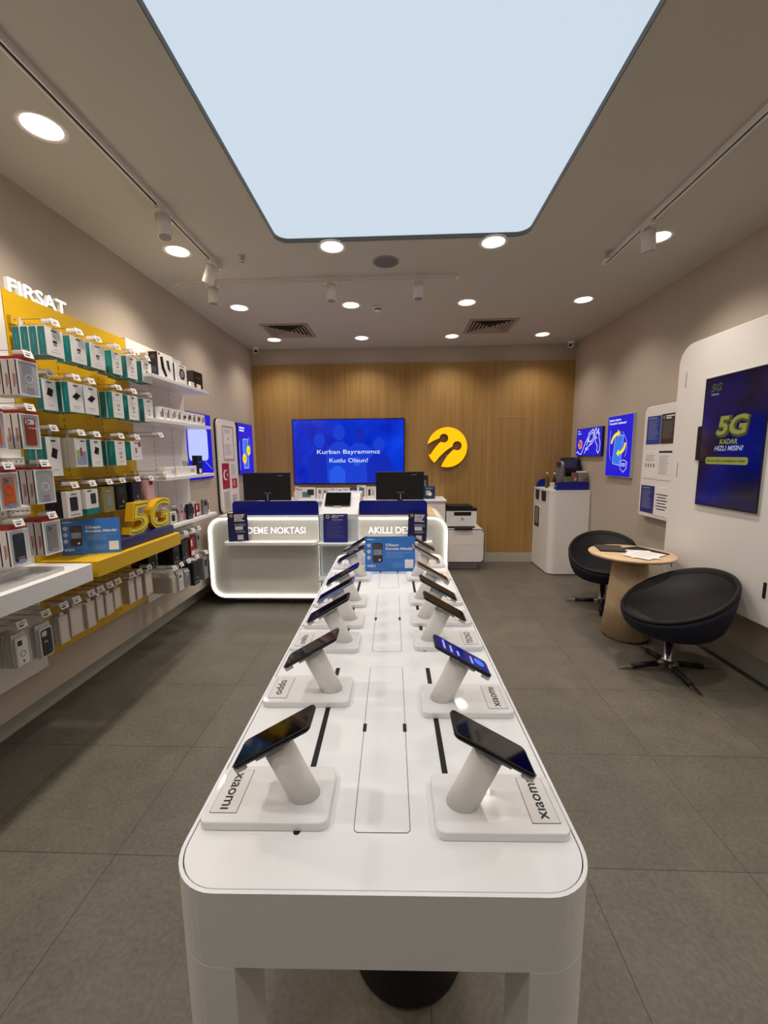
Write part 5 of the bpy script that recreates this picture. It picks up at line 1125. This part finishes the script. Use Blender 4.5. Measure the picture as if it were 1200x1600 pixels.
stack(3.41, .075, .745, .16, 2, .03, -1.80, 'pack', 'red', 'red and white package', 'upper low row, fourth hook', hz=.965)
stack(3.52, .06, .79, .13, 2, .03, -1.80, 'pack', 'grey', 'grey package', 'upper low row, last hook', hz=.965)

# on the shelves of the far white unit
z = 2.206
product('earphone', '', .205, .185, .075, (-1.815, 3.165, z), 'large white earphone box with a photo side at the left of the top shelf')
for i in range(3): product('plain', '', .12, .17, .06, (-1.93, 3.03 + i * .0, z) if i == 0 else (-1.93 - i * .0, 3.03, z) if 0 else (-1.90, 3.02 + i * .0, z), 'x') if 0 else None
for i, (x, y) in enumerate(((-1.90, 3.17), (-1.97, 3.17))): product('plain', '', .16, .175, .055, (x, y, z), 'plain white box behind the earphone box on the top shelf, %s' % ('nearer front', 'against the panel')[i])
product('watch', '', .165, .155, .06, (-1.815, 3.415, z), 'white box with a round black watch picture on the top shelf')
product('plain', '', .065, .04, .02, (-1.805, 3.625, z), 'tiny white card between the watch box and black box on the top shelf')
product('blackbox', '', .17, .15, .06, (-1.82, 3.71, z), 'black box at the far end of the top shelf')
z = 1.886
sp = ['phone charger picture', 'cable picture', 'adapter picture', 'lamp picture', 'round black picture', 'brown photo', 'watch picture', 'dark photo', 'blue watch picture']
for i in range(9): product('smallpic', 'bbdbacbcd'[i], .068, .095, .035, (-1.815, 3.13 + i * .083, z), 'small box with %s, second shelf, %s from left' % (sp[i], NTH[i]))
for i in range(5): product('plain', '', .066, .09, .035, (-1.87, 3.15 + i * .083, z), 'small white box in the rear line of the second shelf, %s from the left' % NTH[i])
z = 1.446
product('plain', '', .14, .075, .05, (-1.81, 3.13, z), 'short white box at the left end of the third shelf'); product('plain', '', .34, .075, .05, (-1.81, 3.29, z), 'long white box in the middle of the third shelf')
product('blackbox', '', .10, .165, .045, (-1.815, 3.66, z), 'black glossy pouch pack standing at the right of the third shelf'); product('smallpic', 'b', .06, .12, .03, (-1.90, 3.62, z), 'small white picture box behind the black pack on the third shelf')
z = 1.066
cols_ = [('white', 'white'), ('grey', 'grey'), ('pink', 'pink'), ('navy', 'navy'), ('white', 'white'), ('red', 'red'), ('grey', 'grey'), ('white', 'white')]
for i, (v_, nm) in enumerate(cols_): product('pack', v_, .07, (.10, .12, .09, .13, .12, .11, .14, .13)[i], .025, (-1.815 - (i % 3) * .012, 3.16 + i * .093, z), 'small %s package, fourth shelf, %s from the left' % (nm, NTH[i]), rz=(-.2, .15, .1, -.1, .2, 0, -.15, .1)[i])
for i in range(4): product('smallpic', 'abcd'[i], .07, .12, .03, (-1.93, 3.25 + i * .16, z), 'small picture box in the rear line of the fourth shelf, %s from the left' % NTH[i])

# 5G sign on its navy plinth, blue sign, clear tray
t = thing('five_g_sign', 'yellow 3D 5G letters on a navy plinth on the yellow shelf', 'sign', (-1.82, 2.78, 1.021))
MB().box(-1.90, -1.745, 2.47, 3.075, 1.021, 1.083, mat('plinth_navy', '#10145e', .35), .003).build('plinth', t)
q = FL(-1.825); OR2 = mat('golden_edge', '#e3ab10', .4); YL = mat('bright_yellow', '#f2dc1c', .4)
for s_, a, wd in (('5', 2.62, .205), ('G', 2.845, .24)):
    m = MB(); m.text3(s_, q, a, 1.086, .215, YL, wd, .028, -.02, .035, OR2, shear=.24); lt = m.build('letter', t)
    m = MB(); m.text(s_, q.sh(0, 0, .0352), a + .012, 1.094, .199, mat('slate_line', '#3c4247', .5), width=wd * .90, bold=.006, depth=.0004, shear=.24)
    m.text(s_, q.sh(0, 0, .0352), a + .016, 1.097, .193, YL, width=wd * .87, bold=-.010, depth=.0009, shear=.24); m.build('letter_outline', lt)
a_ = Vector((-2.02, 2.335, 1.021)); b_ = Vector((-1.725, 2.435, 1.021)); u_ = (b_ - a_).normalized()
blue_sign('insurance_sign', 'sky-blue card sign on the yellow shelf beside the 5G letters', Fr(a_, u_, (Vector((0, 0, 1)) + Vector((0, 0, 1)).cross(u_) * .08)), .312, .215)
t = thing('clear_tray', 'flat clear acrylic tray on the near end of the white counter shelf', 'tray', (-1.87, 1.85, 1.0205)); CLR = mat('acrylic', '#d6d6d6', .08, alpha=.45, coat=.5)
m = MB(); m.box(-2.0, -1.745, 1.5, 2.02, 1.0205, 1.0245, CLR, .001); m.build('base', t)
for (x0, x1, y0, y1) in ((-2.0, -1.745, 1.5, 1.504), (-2.0, -1.745, 2.016, 2.02), (-2.0, -1.996, 1.505, 2.015), (-1.749, -1.745, 1.505, 2.015)): MB().box(x0, x1, y0, y1, 1.0246, 1.042, CLR).build('tray_wall', t)
MB().box(-1.96, -1.86, 1.7, 1.95, 1.0247, 1.034, mat('acrylic_label_holder', '#c9c9cc', .1, alpha=.6)).build('label_holder', t)
